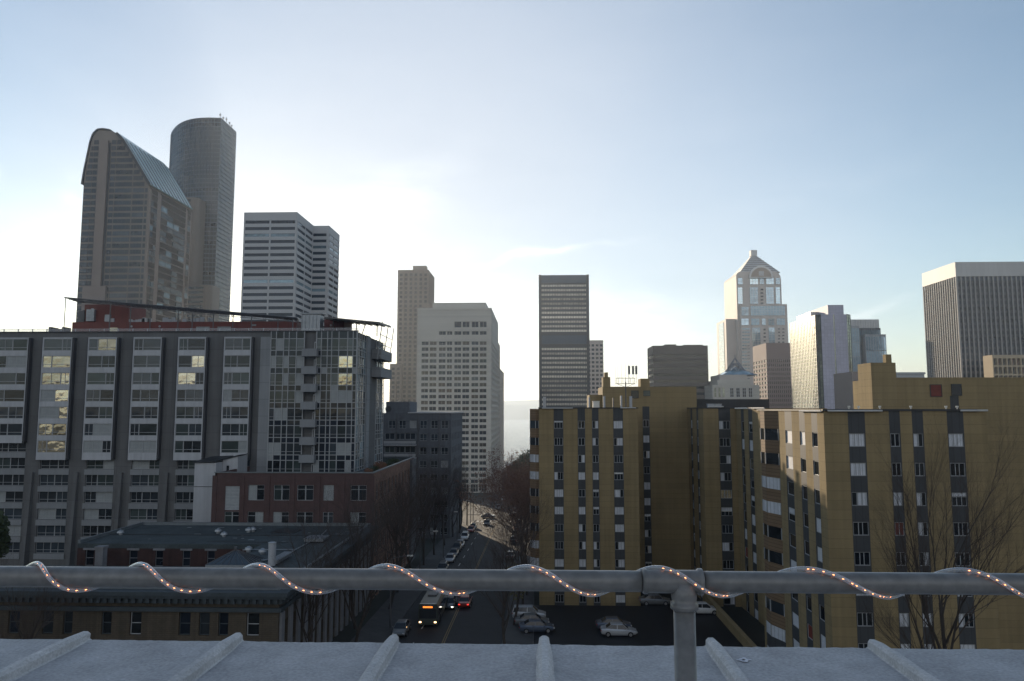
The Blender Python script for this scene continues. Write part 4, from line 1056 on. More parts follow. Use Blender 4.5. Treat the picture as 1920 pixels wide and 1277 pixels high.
    dn = Vector((0, 0, -.75)); bot = [A.lerp(Bb, i/22)+dn*min(1, i/6) for i in range(23)]
    cm.tube(bot, .07, 4)
    for i in range(22): cm.tube([bot[i], A.lerp(Bb, (i+.5)/22)], .04, 4); cm.tube([bot[i+1], A.lerp(Bb, (i+.5)/22)], .04, 4)
    part(r, 'trellis_canopy', cm, M['steel'])
    cm = MB(); A2, B2, C2, D2 = P(608, 596, 126.5), P(712, 606, 126.5), P(733, 613, 145), P(640, 604, 145)
    cm.quad(A2, B2, C2, D2); n_ = [v+Vector((0, 0, .22)) for v in (A2, B2, C2, D2)]; cm.quad(*n_)
    for i in range(4): cm.quad((A2, B2, C2, D2)[i], (A2, B2, C2, D2)[(i+1) % 4], n_[(i+1) % 4], n_[i])
    for i in range(9): cm.tube([A2.lerp(B2, i/8)-Vector((0, 0, .12)), D2.lerp(C2, i/8)-Vector((0, 0, .12))], .1, 4)
    part(r, 'corner_canopy', cm, M['steel'])
    pm = MB()
    for px in (122, 201, 240, 278, 331, 358, 398, 435, 470, 520, 548):
        t_ = (px-121)/435; top = A.lerp(Bb, t_).lerp(D_.lerp(C, t_), .05 if px < 130 else .35); pm.cyl(top.x, top.y, zt-.1, top.z, .1 if px > 130 else .07, 5)
    for px in (615, 660, 700): t_ = (px-608)/104; top = A2.lerp(B2, t_).lerp(D2.lerp(C2, t_), .3); pm.cyl(top.x, top.y, zt-.1, top.z, .1, 5)
    part(r, 'canopy_posts', pm, M['steel'])
    rl = MB(); x = xl
    while x < xc: rl.box(x, x+.12, Y0+.5, Y0+.6, zt+.1, zt+.75, 0); x += 2.6
    rl.box(xl, xc, Y0+.53, Y0+.57, zt+.66, zt+.72, 0); rl.box(xl, xc, Y0+.54, Y0+.56, zt+.12, zt+.64, 1)
    m_, t, b = base('clear_balustrade'); b.inputs['Base Color'].default_value = (.5, .5, .52, 1); b.inputs['Alpha'].default_value = .22; b.inputs['Roughness'].default_value = .1
    part(r, 'roof_balustrade', rl, [M['white'], m_])
    for nm, a, c, py0, py1, Y, mm in (('cooling_unit', 146, 160, 583, 603, 133, 'steel'), ('cooling_unit', 161, 176, 580, 602, 132.4, 'galv'), ('metal_duct', 196, 206, 590, 603, 132.6, 'galv'), ('metal_duct', 207, 214, 597, 604, 132.8, 'white'),
                                       ('plant_screen', 566, 600, 590, 612, 129, 'galv'), ('roof_box', 92, 97, 613, 622, 128, 'steel'), ('roof_box', 100, 104, 615, 622, 128, 'steel'), ('roof_box', 117, 121, 613, 622, 129, 'steel')):
        pm = MB(); x0, x1 = P(a, 600, Y).x, P(c, 600, Y).x; z0, z1 = zt-.1, P((a+c)/2, py0, Y).z
        if nm in ('cooling_unit', 'metal_duct'): z0 = P((a+c)/2, py1, Y).z
        pm.box(x0, x1, Y, Y+2, z0, z1)
        if nm == 'cooling_unit': pm.cyl((x0+x1)/2, Y+1, z1, z1+.25, .5, 12); [pm.box(x0+.1, x1-.1, Y-.05, Y-.01, z0+.2+.25*k, z0+.3+.25*k) for k in range(5)]
        if nm == 'plant_screen':
            for k in range(6): pm.box(x0+(x1-x0)*k/5-.05, x0+(x1-x0)*k/5+.05, Y-.12, Y-.01, z0, z1+.15)
            pm.box(x0-.3, x1+.5, Y-.2, Y+2.2, z1+.16, z1+.3)
        part(r, nm, pm, M[mm])
    fu = MB(); rd = random.Random(3)
    for px in (243, 247, 256, 262, 266, 268, 275, 279, 305, 309, 314, 322, 326, 344, 358, 362, 369, 376, 390, 393):
        c_ = P(px+rd.uniform(-1, 1), 602, 130.9); s_ = rd.uniform(.15, .35); fu.box(c_.x-s_, c_.x+s_, 131.2, 131.6, P(300, 603.5, YP).z, P(300, 603.5, YP).z+rd.uniform(.3, .9))
    part(r, 'terrace_furniture', fu, M['white'])
grey_block()

# ---- pale stair block that fills the corner between the grey block and the brick building
def pale_block():
    Y = 117; x0, x1 = P(364, 900, Y).x, P(404, 900, Y).x; x2 = P(434, 870, Y).x; zb = g(Y)-1; zt = P(380, 868, Y).z; z2 = P(420, 860, Y+3).z
    r = thing('pale_stair_block', 'plain pale grey stair block between the grey apartments and the brick building', 'building', (x0, Y, zb))
    mb = MB(); mb.box(x0, x1, Y, Y+6.5, zb, zt); mb.xprism([(x1+.01, zb), (x2, zb), (x2, zt+.9), (x1+.01, zt+.25)], Y+2.5, Y+6.5); part(r, 'wall', mb, M['white'])
    mb = MB(); mb.obox((x0-.3, Y-.3, zt+.01), (x1-x0+.3, 0, .15), (0, 7, .5), (0, 0, .12)); mb.obox((x1+.02, Y+2.2, zt+.3), (x2-x1+.2, 0, .75), (0, 4, 0), (0, 0, .12)); part(r, 'roof', mb, M['coping'])
    bx(r, 'wall_joint', x0-.02, x1+.02, Y-.04, Y-.005, P(380, 913, Y).z, P(380, 912, Y).z, M['framedark'])
    bx(r, 'small_window', x1+.7, x1+1.1, Y+2.4, Y+2.49, zt-1.6, zt-.6, G['dark'])
pale_block()

# ---- purple-brown brick building with tan side
def brick_block():
    Y0, Y1 = 112, 149; x0 = P(403, 900, Y0).x; x1 = P(701, 887, Y0).x; zt = P(550, 887, Y0).z; zb = g(Y0)-1
    r = thing('brick_building', 'brown brick building with a planted roof terrace, tan brick towards the street', 'building', ((x0+x1)/2, Y0, zb)); Wd = Windows(r)
    F = Face((x0, Y0), (x1, Y0), zb); holes = []
    U = lambda px: P(px, 930, Y0).x-x0; V = lambda py: P(550, py, Y0).z-zb
    for row in range(5):
        t = 909.5+row*50.5
        for i, (a, c) in enumerate(((422, 450), (465, 495), (513, 542.5), (557, 587.5), (606, 625.5), (657, 687))):
            if i == 0 and row == 0: rc = (U(a), V(957), U(c), V(912))
            else: rc = (U(a), V(t+ (29 if row == 0 else 27)), U(c), V(t))
            rc = tuple(round(q, 4) for q in rc); holes.append(rc)
            if i == 0 and row == 0: Wd.add(F, rc, .15, M['galv'], M['white'], 1, 7, .06); continue
            gm = (G['mid'], G['pale'], G['green'], G['dark'], G['pale'], G['dark'])[(i+row*2) % 6]; m_ = (rc[0]+rc[2])/2; up = rc[1]+(rc[3]-rc[1])*.0
            Wd.add(F, (rc[0], rc[1], m_, rc[3]), .2, gm, M['frame'], 1, [.72], .07); Wd.add(F, (m_+.02, rc[1], rc[2], rc[3]), .2, pick([(G['dark'], 2), (G['pale'], 1), (gm, 1)]), M['frame'], 1, [.72], .07)
    mb = MB(); F.wall(mb, zt-zb, holes, .2); mb.box(x0, x0+.3, Y0, Y1, zb, zt)
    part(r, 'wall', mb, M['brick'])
    pf = MB()
    for px in (403.5, 435+20, 503, 549, 597, 643, 698): x = P(px, 887, Y0).x; pf.box(x-.35, x+.35, Y0-.1, Y0-.005, zb, zt-.4)
    part(r, 'pilasters', pf, M['brick'])
    FS = Face((x1, Y0), (x1, Y1), zb); L = Y1-Y0; hs = []
    for row in range(5):
        v = V(909.5)-row*4.05
        for k in range(10):
            u = 2.0+k*3.05
            rc = tuple(round(q, 4) for q in (u, v-2.5, u+1.5, v)); hs.append(rc); Wd.add(FS, rc, .22, pick([(G['dark'], 2), (G['mid'], 2), (G['warm'], .5)]), M['frame'], 2, 2, .06)
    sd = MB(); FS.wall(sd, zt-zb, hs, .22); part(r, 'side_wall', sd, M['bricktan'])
    bx(r, 'glazed_end', x1+.01, x1+.5, Y1-5, Y1, zb, zt-.2, M['bluegrey']); Wd.flush()
    mb = MB(); mb.quad((x0, Y0, zt-.9), (x1, Y0, zt-.9), (x1, Y1, zt-.9), (x0, Y1, zt-.9)); mb.quad((x0, Y1, zb), (x1, Y1, zb), (x1, Y1, zt), (x0, Y1, zt)); part(r, 'roof', mb, M['roof'])
    mb = MB(); mb.box(x0-.1, x1+.1, Y0-.12, Y0+.3, zt, zt+.16); mb.box(x1-.3, x1+.1, Y0+.31, Y1, zt, zt+.16); part(r, 'coping', mb, M['roofedge'])
    for i, (y, sz, kind) in enumerate(((114.5, .8, 'leafb'), (117, .6, 'leaf'), (119.5, .9, 'leaf'), (122.5, 1.0, 'leafb'), (126, .9, 'leafb'), (131, 1.0, 'leaf'), (137, .9, 'leaf'))):
        s_ = thing('terrace_shrub', ('russet' if kind == 'leafb' else 'dark green')+' shrub on the brick roof terrace, %s from the near corner' % ('first', 'second', 'third', 'fourth', 'fifth', 'sixth', 'seventh')[i], 'shrub', (x1-1.6, y, zt-.9), 'shrubs on the brick roof terrace')
        c = MB(); blob_mesh(c, (x1-1.6, y, zt-.9+sz*.9), sz*1.1, 420, .09, 1.0, i); part(s_, 'foliage', c, M[kind])
        c = MB(); c.tube([(x1-1.6, y, zt-.9), (x1-1.55, y, zt-.9+sz)], [.06, .03], 5); part(s_, 'stem', c, M['bark'])
brick_block()

# ---- blue-grey clad apartment building further down the street
def clad():
    Y0, Y1 = 178, 205; x1 = P(846, 790, Y0).x; x0 = P(690, 790, Y0).x; zt = P(790, 775, Y0).z
    b = B('blue_grey_apartments', 'blue-grey clad apartment building beyond the brick building, white coping on its roof', 'apartment building', x0, x1, Y0, Y1, zt, M['bluegrey'], depth=.2)
    W_ = x1-x0; U = lambda px: P(px, 800, Y0).x-x0; V = lambda py: P(790, py, Y0).z-b.zb
    for r_ in range(9):
        y = 795+25.1*r_
        for px in (735, 754.5, 774.5, 794, 814.6, 834):
            if px < 780 and r_ in (1, 2):
                continue
            b.w('f', (U(px-6.5), V(y+(8 if r_ == 0 else 6.5)), U(px+6.5), V(y-6.5)), pick([(G['dark'], 3), (G['mid'], 2), (G['pale'], 2), (G['green'], 1)]), M['frame'], 2, [.3], .07)
        if r_ in (1, 2):
            for (a, c) in ((722, 740), (741, 759), (760, 779)): b.w('f', (U(a), V(y+4), U(c), V(y-8)), G['mid'] if r_ == 1 else G['green'], M['frame'], 2, 1, .08)
        for k in range(7): b.w('r', (1.6+3.6*k, V(y+6.5), 1.6+3.6*k+1.5, V(y-6.5)), pick([(G['dark'], 3), (G['mid'], 3)]), M['frame'], 1, [.3], .07)
    r = b.done()
    for y in (829, 853): bx(r, 'balcony_rail', P(721, y, Y0).x, P(781, y, Y0).x, Y0-1.0, Y0-.9, P(760, y+3, Y0-1).z, P(760, y-2, Y0-1).z, M['frame'])
    for y in (833, 857): bx(r, 'balcony_slab', P(721, y, Y0).x, P(781, y, Y0).x, Y0-1.0, Y0-.01, P(760, y+2, Y0-1).z-.1, P(760, y, Y0-1).z-.1, M['white'])
    bx(r, 'coping', P(765, 775, Y0).x, x1+.3, Y0-.3, Y1+.3, zt+.002, zt+.3, M['white'])
    bx(r, 'penthouse', P(724, 760, Y0+1).x, P(768, 760, Y0+1).x, Y0+1, Y0+12, zt, P(740, 753, Y0+1).z, M['bluegrey'])
    f = MB(); c = P(728, 767, Y0+.9); f.tube([c, c+Vector((0, .25, 0))], .75, 14); part(r, 'round_fan', f, M['coping'])
    mb = MB()
    for px in (744, 784, 824): x = P(px, 775, Y0).x; mb.box(x-.12, x+.12, Y0-.12, Y0-.004, b.zb, zt-.1)
    part(r, 'downpipes', mb, M['steel'])
clad()

# ---- old brick building with the flat roof, lower left
def old_building():
    xe = -25.1; zr = -17.6; zb = g(72)-1; xl = -75
    r = thing('old_cornice_building', 'old low brick building with a big cornice and patched flat roof, lower left', 'building', (-45, 72, zb)); Wd = Windows(r)
    # roof as a ring round the light court
    xw, yc0, yc1, xc1 = P(146, 1015, 96).x, 82.5, 96, P(455, 1060, 90).x
    mb = MB()
    for (a, b, c, d) in ((xl, xe, 72, yc0), (xc1, xe, yc0+.001, yc1), (xw, xe, yc1+.001, 111.6)): mb.box(a, b, c, d, zr-.6, zr)
    part(r, 'roof', mb, M['roof'])
    # parapets
    pm = MB()
    for (a, b, c, d) in ((xw, xw+.35, 96, 111.5), (xw, xe, 111.3, 111.7), (xe-.35, xe, 72, 111.2), (xl, xe-.36, 72, 72.4)): pm.box(a, b, c, d, zr+.003, zr+.42)
    part(r, 'parapet', pm, M['roofedge'])
    F = Face((xl, 72), (xe, 72), zb); holes = []
    U = lambda px: P(px, 1165, 72).x-xl; V = lambda py: P(300, py, 72).z-zb
    for (a, c) in ((-75, -55), (-30, -12), (15, 37), (79, 100), (118, 136), (190, 209), (243, 265), (335, 357), (373, 393), (409, 428), (462, 486)):
        for dy in (0, 72):
            rc = tuple(round(q, 4) for q in (U(a), V(1191+dy), U(c), V(1148+dy))); holes.append(rc); Wd.add(F, rc, .3, pick([(G['dark'], 3), (G['navy'], 2)]), M['frame'] if a in (462, 243) else M['cornice'], 1, 2, .08)
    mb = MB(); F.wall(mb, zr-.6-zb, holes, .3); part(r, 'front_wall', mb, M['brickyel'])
    FS = Face((xe, 72), (xe, 111.6), zb); hs = []
    for k in range(15):
        for v in (1.8, 5.4):
            rc = (round(1.6+2.5*k, 4), v, round(2.7+2.5*k, 4), v+2.5); hs.append(rc); Wd.add(FS, rc, .35, G['dark'], M['cornice'], 1, 2, .08)
    mb = MB(); FS.wall(mb, zr-.6-zb, hs, .35); part(r, 'side_wall', mb, M['brickyel'])
    pl = MB()
    for k in range(16): pl.obox(FS.pt(.3+2.5*k, 0, 0), FS.U*.9, (0, 0, zr-2.2-zb), FS.Nn*.22)
    part(r, 'side_pilasters', pl, M['stone'])
    # cornice tiers and dentils, front and side
    cn_ = MB()
    for (o, z0, z1) in ((1.15, -.35, .05), (.95, -.62, -.36), (.5, -1.15, -.63), (.3, -2.0, -1.6)):
        cn_.box(xl, xe+o, 72-o, 71.99, zr+z0, zr+z1); cn_.box(xe+.01, xe+o, 72, 111.5, zr+z0, zr+z1)
    x = xl
    while x < xe: cn_.box(x, x+.32, 71.2, 71.49, zr-1.1, zr-.66); x += .7
    y = 72.2
    while y < 111: cn_.box(xe+.51, xe+.8, y, y+.32, zr-1.1, zr-.66); y += .7
    part(r, 'cornice', cn_, M['cornice'])
    # court walls with windows
    FC = Face((xw, 96), (xe, 96), zb); hs = []
    for (a, c) in ((160, 176), (242, 258), (291, 306), (342, 357), (388, 403)):
        u0, u1 = P(a, 1040, 96).x-xw, P(c, 1040, 96).x-xw; v0, v1 = P(300, 1062, 96).z-zb, P(300, 1032, 96).z-zb
        rc = tuple(round(q, 4) for q in (u0, v0, u1, v1)); hs.append(rc); Wd.add(FC, rc, .2, G['navy'], M['stone'], 1, 2, .08)
        lt = MB(); lt.box(xw+u0-.25, xw+u1+.25, 95.85, 95.99, zb+v1+.01, zb+v1+.25); part(r, 'lintel', lt, M['stone'])
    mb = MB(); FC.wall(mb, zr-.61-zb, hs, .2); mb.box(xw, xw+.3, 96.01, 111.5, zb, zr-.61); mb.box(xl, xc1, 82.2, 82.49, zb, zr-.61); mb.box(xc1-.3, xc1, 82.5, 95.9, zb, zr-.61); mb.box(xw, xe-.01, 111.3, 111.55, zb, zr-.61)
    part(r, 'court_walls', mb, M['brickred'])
    Wd.flush()
    # roof furniture (parts fixed to the roof)
    def onroof(px, py): return PZ(px, py, zr)
    for k, (px, py) in enumerate(((226, 1003), (409, 1000), (420, 1006.5), (466, 998), (474, 997), (466, 1035), (492, 1039))):
        p = onroof(px, py); v = MB(); v.cyl(p.x, p.y, zr, zr+.35, .28, 10); v.cyl(p.x, p.y, zr+.3, zr+.55, .5, 12, r2=.42); v.cyl(p.x, p.y, zr+.56, zr+.72, .36, 12, r2=.1)
        tv = part(r, 'roof_vent', v, M['galv'])
    for (px, py, h, rr) in ((601.5, 980, 2.0, .22), (509.5, 1060, 2.5, .42), (185, 1048, 0, 0)):
        if h == 0: continue
        p = onroof(px, py); v = MB(); v.cyl(p.x, p.y, zr, zr+h, rr, 14); v.cyl(p.x, p.y, zr+h, zr+h+.06, rr*1.12, 14); part(r, 'vent_stack', v, M['white'])
    p = P(185, 1048, 93); v = MB(); v.box(p.x-.5, p.x+.5, 93, 94, zb, P(185, 1029, 93).z); v.box(p.x-.6, p.x+.6, 92.9, 94.1, P(185, 1029, 93).z+.01, P(185, 1029, 93).z+.25); part(r, 'chimney', v, M['stone'])
    for (px0, py0, px1, py1, h) in ((506, 1060, 545, 1045, .35), (580, 1012, 606, 1018, .3)):
        a, b2 = onroof(px0, py0), onroof(px1, py1); x0, x1 = sorted((a.x, b2.x)); y0, y1 = sorted((a.y, b2.y)); v = MB(); v.box(x0, x1, y0, y1+.4, zr+.15, zr+.15+h); v.box(x0-.1, x1+.1, y0-.1, y1+.5, zr+.16+h, zr+.24+h); part(r, 'roof_hatch', v, M['galv'])
    v = MB(); path = [onroof(460, 1060), onroof(530, 1046), onroof(600, 1008), onroof(612, 996)]; v.tube([p+Vector((0, 0, .15)) for p in path], .09, 6)
    path = [onroof(455, 1033), onroof(556, 1032)]; v.tube([p+Vector((0, 0, .12)) for p in path], .07, 6); part(r, 'roof_pipe', v, M['galv'])
    # raised seam between roof levels
    sm = MB(); sm.box(xw+.3, xe-.4, 102.6, 102.9, zr, zr+.09); sm.box(-44, -33, 97.5, 97.7, zr, zr+.06); sm.box(-38, -34.5, 104.6, 107.6, zr+.005, zr+.09); part(r, 'roof_seams', sm, M['coping'])
    pa = MB(); rd = random.Random(5)
    for i in range(26):
        x, y = rd.uniform(xw+2, xe-2), rd.choice([rd.uniform(97.5, 110), rd.uniform(97.5, 110), rd.uniform(73, 81)]); a = rd.uniform(.3, 1.1); b_ = rd.uniform(.15, .5)
        if x < xc1 and 82 < y < 96.5: continue
        pa.quad((x, y, zr+.012), (x+a, y+rd.uniform(-.1, .1), zr+.012), (x+a*.9, y+b_, zr+.012), (x+.05, y+b_, zr+.012))
    part(r, 'roof_patches', pa, M['galv'])
    # pyramid skylight
    c = onroof(441, 1058); hw = 2.6; v = MB(); z0 = zr+.3; v.box(c.x-hw, c.x+hw, c.y-1.9, c.y+1.9, zr, z0)
    q = [(c.x-hw, c.y-1.9, z0+.01), (c.x+hw, c.y-1.9, z0+.01), (c.x+hw, c.y+1.9, z0+.01), (c.x-hw, c.y+1.9, z0+.01)]; ap = Vector((c.x, c.y, z0+1.35))
    sk = part(r, 'skylight', v, M['galv']); v = MB(); bars = MB()
    for i in range(4):
        v.poly([q[i], q[(i+1) % 4], ap])
        for k in range(6): bars.tube([Vector(q[i]).lerp(Vector(q[(i+1) % 4]), k/6)+Vector((0, 0, .03)), ap+Vector((0, 0, .03))], .03, 4)
    bars.cyl(ap.x, ap.y, ap.z-.1, ap.z+.3, .2, 8)
    part(sk, 'skylight_glass', v, G['mid'], top=r); part(sk, 'skylight_bars', bars, M['steel'], top=r)
old_building()

# ---------------------------------------------------------------- ochre apartment building on the right
def ochre():
    zb = -30
    xA, xB = P(1010.5, 850, 110).x, P(1197, 850, 110).x; xC = P(1320, 850, 110).x; xD = P(1382, 850, 110).x
    xE = P(1547, 850, 65).x; xG = P(1857, 900, 65).x; YC = 121; z0 = ZZ(766, 110, 1100); zr = ZZ(770.5, 65, 1700)
    r = thing('ochre_apartment_building', 'ochre apartment building of several wings with dark grey window strips, right half', 'apartment building', (20, 90, zb)); Wd = Windows(r)
    wall = MB(); st = MB()
    gl = [(G['curtain'], 6), (G['dark'], 7), (G['navy'], 2), (G['redd'], .35), (G['warm'], .3)]
    def face(a, b, zt, strips, rows, pitch, ztop, hw, cols=3, own=None):
        F = Face(a, b, zb); holes = []; sp = []
        for (u0, u1) in strips:
            u0, u1 = sorted((max(.02, u0), min(F.W-.02, u1))); sp.append((round(u0, 4), round(u1, 4)))
            for i in range(rows):
                v = ztop-pitch*i-zb
                if v-hw < .5: break
                rc = (round(u0+.06, 4), round(v-hw, 4), round(u1-.06, 4), round(v, 4)); holes.append(rc)
                gm = pick(gl)
                c = cols if (u1-u0) > 1.25 else (2 if u1-u0 > .8 else 1)
                if c > 1 and random.random() < .38:      # curtains drawn across one side only
                    cut = rc[0]+(rc[2]-rc[0])*(random.choice([.36, .62]) if c == 3 else .5); ga, gb = random.sample([G['curtain'], G['dark']], 2)
                    Wd.add(F, (rc[0], rc[1], cut, rc[3]), .12, ga, M['frame'], 1, 1, .05, .5); Wd.add(F, (cut+.01, rc[1], rc[2], rc[3]), .12, gb, M['frame'], 2 if c == 3 and cut-rc[0] < (rc[2]-rc[0])/2 else 1, 1, .05, .5)
                    continue
                if gm == G['dark'] and random.random() < .3:      # blind half down
                    vm = rc[1]+(rc[3]-rc[1])*random.choice([.55, .7, .8])
                    Wd.add(F, (rc[0], vm+.01, rc[2], rc[3]), .12, G['curtain'], M['frame'], 1, 1, .04, .5); Wd.add(F, (rc[0], rc[1], rc[2], vm), .12, gm, M['frame'], c, 1, .05, .5); continue
                Wd.add(F, rc, .12, gm, M['frame'], [.36, .62] if c == 3 else c, 1, .06, .5)
        F.wall(wall, zt-zb, holes, .12, strips=sp, smb=st); return F
    U = lambda px, Y, x0, py: P(px, py, Y).x-x0
    p110 = 2.54; t110 = ZZ(796-7, 110, 1100)
    # left wing
    face((xA, 125), (xA, 110), z0, [], 0, 1, 0, 1)
    face((xA, 110), (xB, 110), z0, [(U(a, 110, xA, 850), U(c, 110, xA, 850)) for a, c in ((1038.5, 1056.5), (1083.5, 1097.5), (1110.5, 1123), (1150.5, 1169))], 11, p110, t110, 1.15)
    face((xB, 110), (xB, YC), z0, [], 0, 1, 0, 1)
    # recess, carrying the tall blank penthouse wall
    zpen = ZZ(725, YC, 1220)
    face((xB, YC), (xC, YC), z0+.35, [(U(1206, YC, xB, 850), U(1219, YC, xB, 850))], 11, p110, t110, 1.2)
    face((xC, YC), (xC, 110), z0, [(2.2, 3.4), (6.5, 7.7)], 11, p110, t110, 1.3, 2)
    face((xC, 110), (xD, 110), z0, [(U(1349, 110, xC, 850), U(1371, 110, xC, 850))], 11, p110, t110, 1.25)
    Y2 = YX(1437, 850, xD)
    L2 = 110-Y2
    face((xD, 110), (xD, Y2), ZZ(767, 103, 1400), [(110-YX(1392, 880, xD), 110-YX(1397.5, 880, xD)), (110-YX(1406, 880, xD), 110-YX(1413.5, 880, xD))], 11, p110, t110, 1.5, 1)
    face((xD, Y2), (xD+8, Y2), z0, [], 0, 1, 0, 1)
    # right wing
    YR = 84; p65 = 2.54; t65 = ZZ(812.5, 65, 1600)
    yu = lambda px: YR-YX(px, 850, xE)
    face((xE, YR), (xE, 65), zr, [(yu(1473.5), yu(1486.5)), (yu(1500.5), yu(1511)), (yu(1523.5), yu(1534.5))], 11, p65, t65, 1.3, 1)
    F65 = face((xE, 65), (xG, 65), zr, [(U(a, 65, xE, 850), U(c, 65, xE, 850)) for a, c in ((1592.5, 1624.5), (1670, 1690.5), (1713, 1734), (1779, 1810))], 11, p65, t65, 1.16)
    face((xG, 65), (xG, 88), zr, [], 0, 1, 0, 1)
    face((xE+8, YR), (xE, YR), zr, [], 0, 1, 0, 1)
    # upper walls: penthouse, chimney and the long back wall
    for (a, b, y, y1, ztt) in ((P(1130, 740, YC).x, P(1306, 740, YC).x, YC+.02, YC+9, zpen), (P(1131, 715, YC).x, P(1144.5, 715, YC).x, YC+.1, YC+3, ZZ(707, YC, 1137)), (P(1134, 700, YC).x, P(1140.5, 700, YC).x, YC+.3, YC+2, ZZ(698, YC, 1137)),
                               (P(1106, 745, YC).x, P(1131, 745, YC).x, YC+1, YC+7, ZZ(740, YC, 1118)), (P(1201, 715, YC+2).x, P(1218, 715, YC+2).x, YC+2, YC+5, ZZ(710, YC+2, 1210))):
        wall.box(a, b, y, y1, z0-.3, ztt)
    YB = 88; xH = P(1634.5, 720, YB).x
    wall.box(xH, P(1681, 720, YB).x, YB, YB+3.6, zr-.3, ZZ(680, YB, 1650)); wall.box(P(1681, 720, YB).x+.001, 75, YB+.4, YB+12, zb, ZZ(707.5, YB, 1800)); wall.box(xG, P(1681, 720, YB).x+.5, YB+.41, YB+2, zb, zr-.31)
    wall.box(P(1661, 670, YB+1.2).x, P(1671.5, 670, YB+1.2).x, YB+1.2, YB+2, ZZ(680, YB, 1650)+.002, ZZ(664.5, YB+1.2, 1665))
    part(r, 'wall', wall, M['yellow']); part(r, 'panel_strips', st, M['panel'])
    # flat roofs
    rf = MB()
    for (a, b, c, d, z) in ((xA, xB, 110, 125, z0), (xB-.01, xC+8, YC, 130, z0-.01), (xC, xD+8, 110, YC, z0+.005), (xD, xD+9, Y2, 110.01, ZZ(767, 103, 1400)-.01), (xE, xG, 65, YR, zr), (xE+5, xG, YR+.01, 90, zr-.02)): rf.quad((a, c, z), (b, c, z), (b, d, z), (a, d, z))
    part(r, 'roof', rf, M['roof'])
    ce = MB()
    for (a, b, Y, z) in ((xA-.1, xB+.1, 110, z0), (xC-.1, xD+.1, 110, z0), (xE-.1, xG-.8, 65, zr)): ce.box(a, b, Y-.12, Y+.3, z+.003, z+.16)
    ce.box(xD-.12, xD+.2, Y2, 109.8, z0-.0, z0+.14); ce.box(xE-.12, xE+.2, 65.35, YR, zr+.003, zr+.14); ce.box(xC-.12, xC+.2, 110.4, YC, z0+.003, z0+.15)
    ce.box(P(1306, 750, 122).x, P(1442, 750, 122).x, 122, 127, z0+.001, ZZ(748.5, 122, 1370))
    part(r, 'roof_edge', ce, M['coping'])
    for (a, c, Y, py) in ((1503, 1543, 66, 771.5), (1550, 1652, 65, 771.5), (1798, 1849, 65, 771), (1163, 1192, 110, 765.5), (1016, 1074, 110, 766), (1327, 1356, 110, 763), (1381, 1404, 104, 766), (1412, 1436, 97, 766)):
        gm = MB(); p0, p1 = P(a, py, Y), P(c, py, Y)
        if Y == 66: y_a, y_b = YX(a, py, xE), YX(c, py, xE); gm.tube([(xE-.2, y_a, p0.z+.02), (xE-.2, y_b, p0.z+.02)], .07, 6)
        elif Y in (104, 97): y_a, y_b = YX(a, py, xD), YX(c, py, xD); gm.tube([(xD-.22, y_a, p0.z+.02), (xD-.22, y_b, p0.z+.02)], .09, 6)
        else: gm.tube([(p0.x, Y-.22, p0.z+.05), (p1.x, Y-.22, p0.z+.05)], .085, 6)
        part(r, 'roof_gutter', gm, M['gutter'])
    lm = MB()
    for px, Y in ((1592, 65.6), (1650, 66), (1708, 65.4), (1774, 65.6), (1795, 67), (1610, 68)):
        x = P(px, 770, Y).x; lm.cyl(x, Y, zr, zr+.3, .05, 6); lm.cyl(x, Y, zr+.3, zr+.45, .12, 8)
    part(r, 'roof_vents', lm, M['gutter'])
    # upper windows
    for (a, c, d, e, Y, gm) in ((1184, 1196.5, 733, 746, YC+.02, G['dark']), (1207, 1218, 733, 742, YC+.02, G['green']), (1744, 1764, 722, 743, YB+.4, G['redd']), (1784, 1801, 721, 741, YB+.4, G['navy'])):
        wm = MB(); x0, x1 = P(a, d, Y).x, P(c, d, Y).x; wm.box(x0, x1, Y-.05, Y-.004, ZZ(e, Y, a), ZZ(d, Y, a), 0); q = .07
        for (i, j, k, l) in ((x0-q, x1+q, ZZ(d, Y, a), ZZ(d, Y, a)+q), (x0-q, x1+q, ZZ(e, Y, a)-q, ZZ(e, Y, a)), (x0-q, x0, ZZ(e, Y, a), ZZ(d, Y, a)), (x1, x1+q, ZZ(e, Y, a), ZZ(d, Y, a))): wm.box(i, j, Y-.09, Y-.005, k, l, 1)
        part(r, 'upper_window', wm, [gm, M['panel']])
    bx(r, 'upper_panel', P(1785, 750, YB).x, P(1801, 750, YB).x, YB+.36, YB+.395, zr-.2, ZZ(742, YB, 1790), M['panel'])
    Wd.flush()
    # stacked window bays: left edge of the left wing, and the canted bay of the right wing
    def bay(pts, ztop, pitch, hs, n, zfirst):
        for i in range(n):
            zt_ = ztop if i == 0 else zfirst-pitch*(i-1)-hs
            zb_ = zfirst-pitch*i
            if zb_ < zb+1: break
            m_ = MB(); m_.prism(pts, zb_+.002, zt_); b_ = part(r, 'bay_panel', m_, M['brownbay'] if i < 9 else M['panel'])
            c = Vector((sum(p[0] for p in pts)/len(pts), sum(p[1] for p in pts)/len(pts))); q = [tuple(c+(Vector(p)-c)*.93) for p in pts]
            m_ = MB(); m_.prism(q, zb_-hs, zb_, 0)
            for p in pts: m_.box(p[0]*.97+c.x*.03-.05, p[0]*.97+c.x*.03+.05, p[1]*.97+c.y*.03-.05, p[1]*.97+c.y*.03+.05, zb_-hs, zb_, 1)
            part(b_, 'bay_window', m_, [pick([(G['curtain'], 2), (G['mid'], 2), (G['dark'], 2)]), M['frame']], top=r)
    xb = P(993.5, 800, 111.5).x
    bay([(xA-.01, 110.6), (xA-.5, 110.6), (xb, 111.6), (xb, 113.6), (xA-.01, 114.6)], z0-.05, p110, 1.15, 10, t110)
    bC = (25.1+xE-25.9, 79.1)
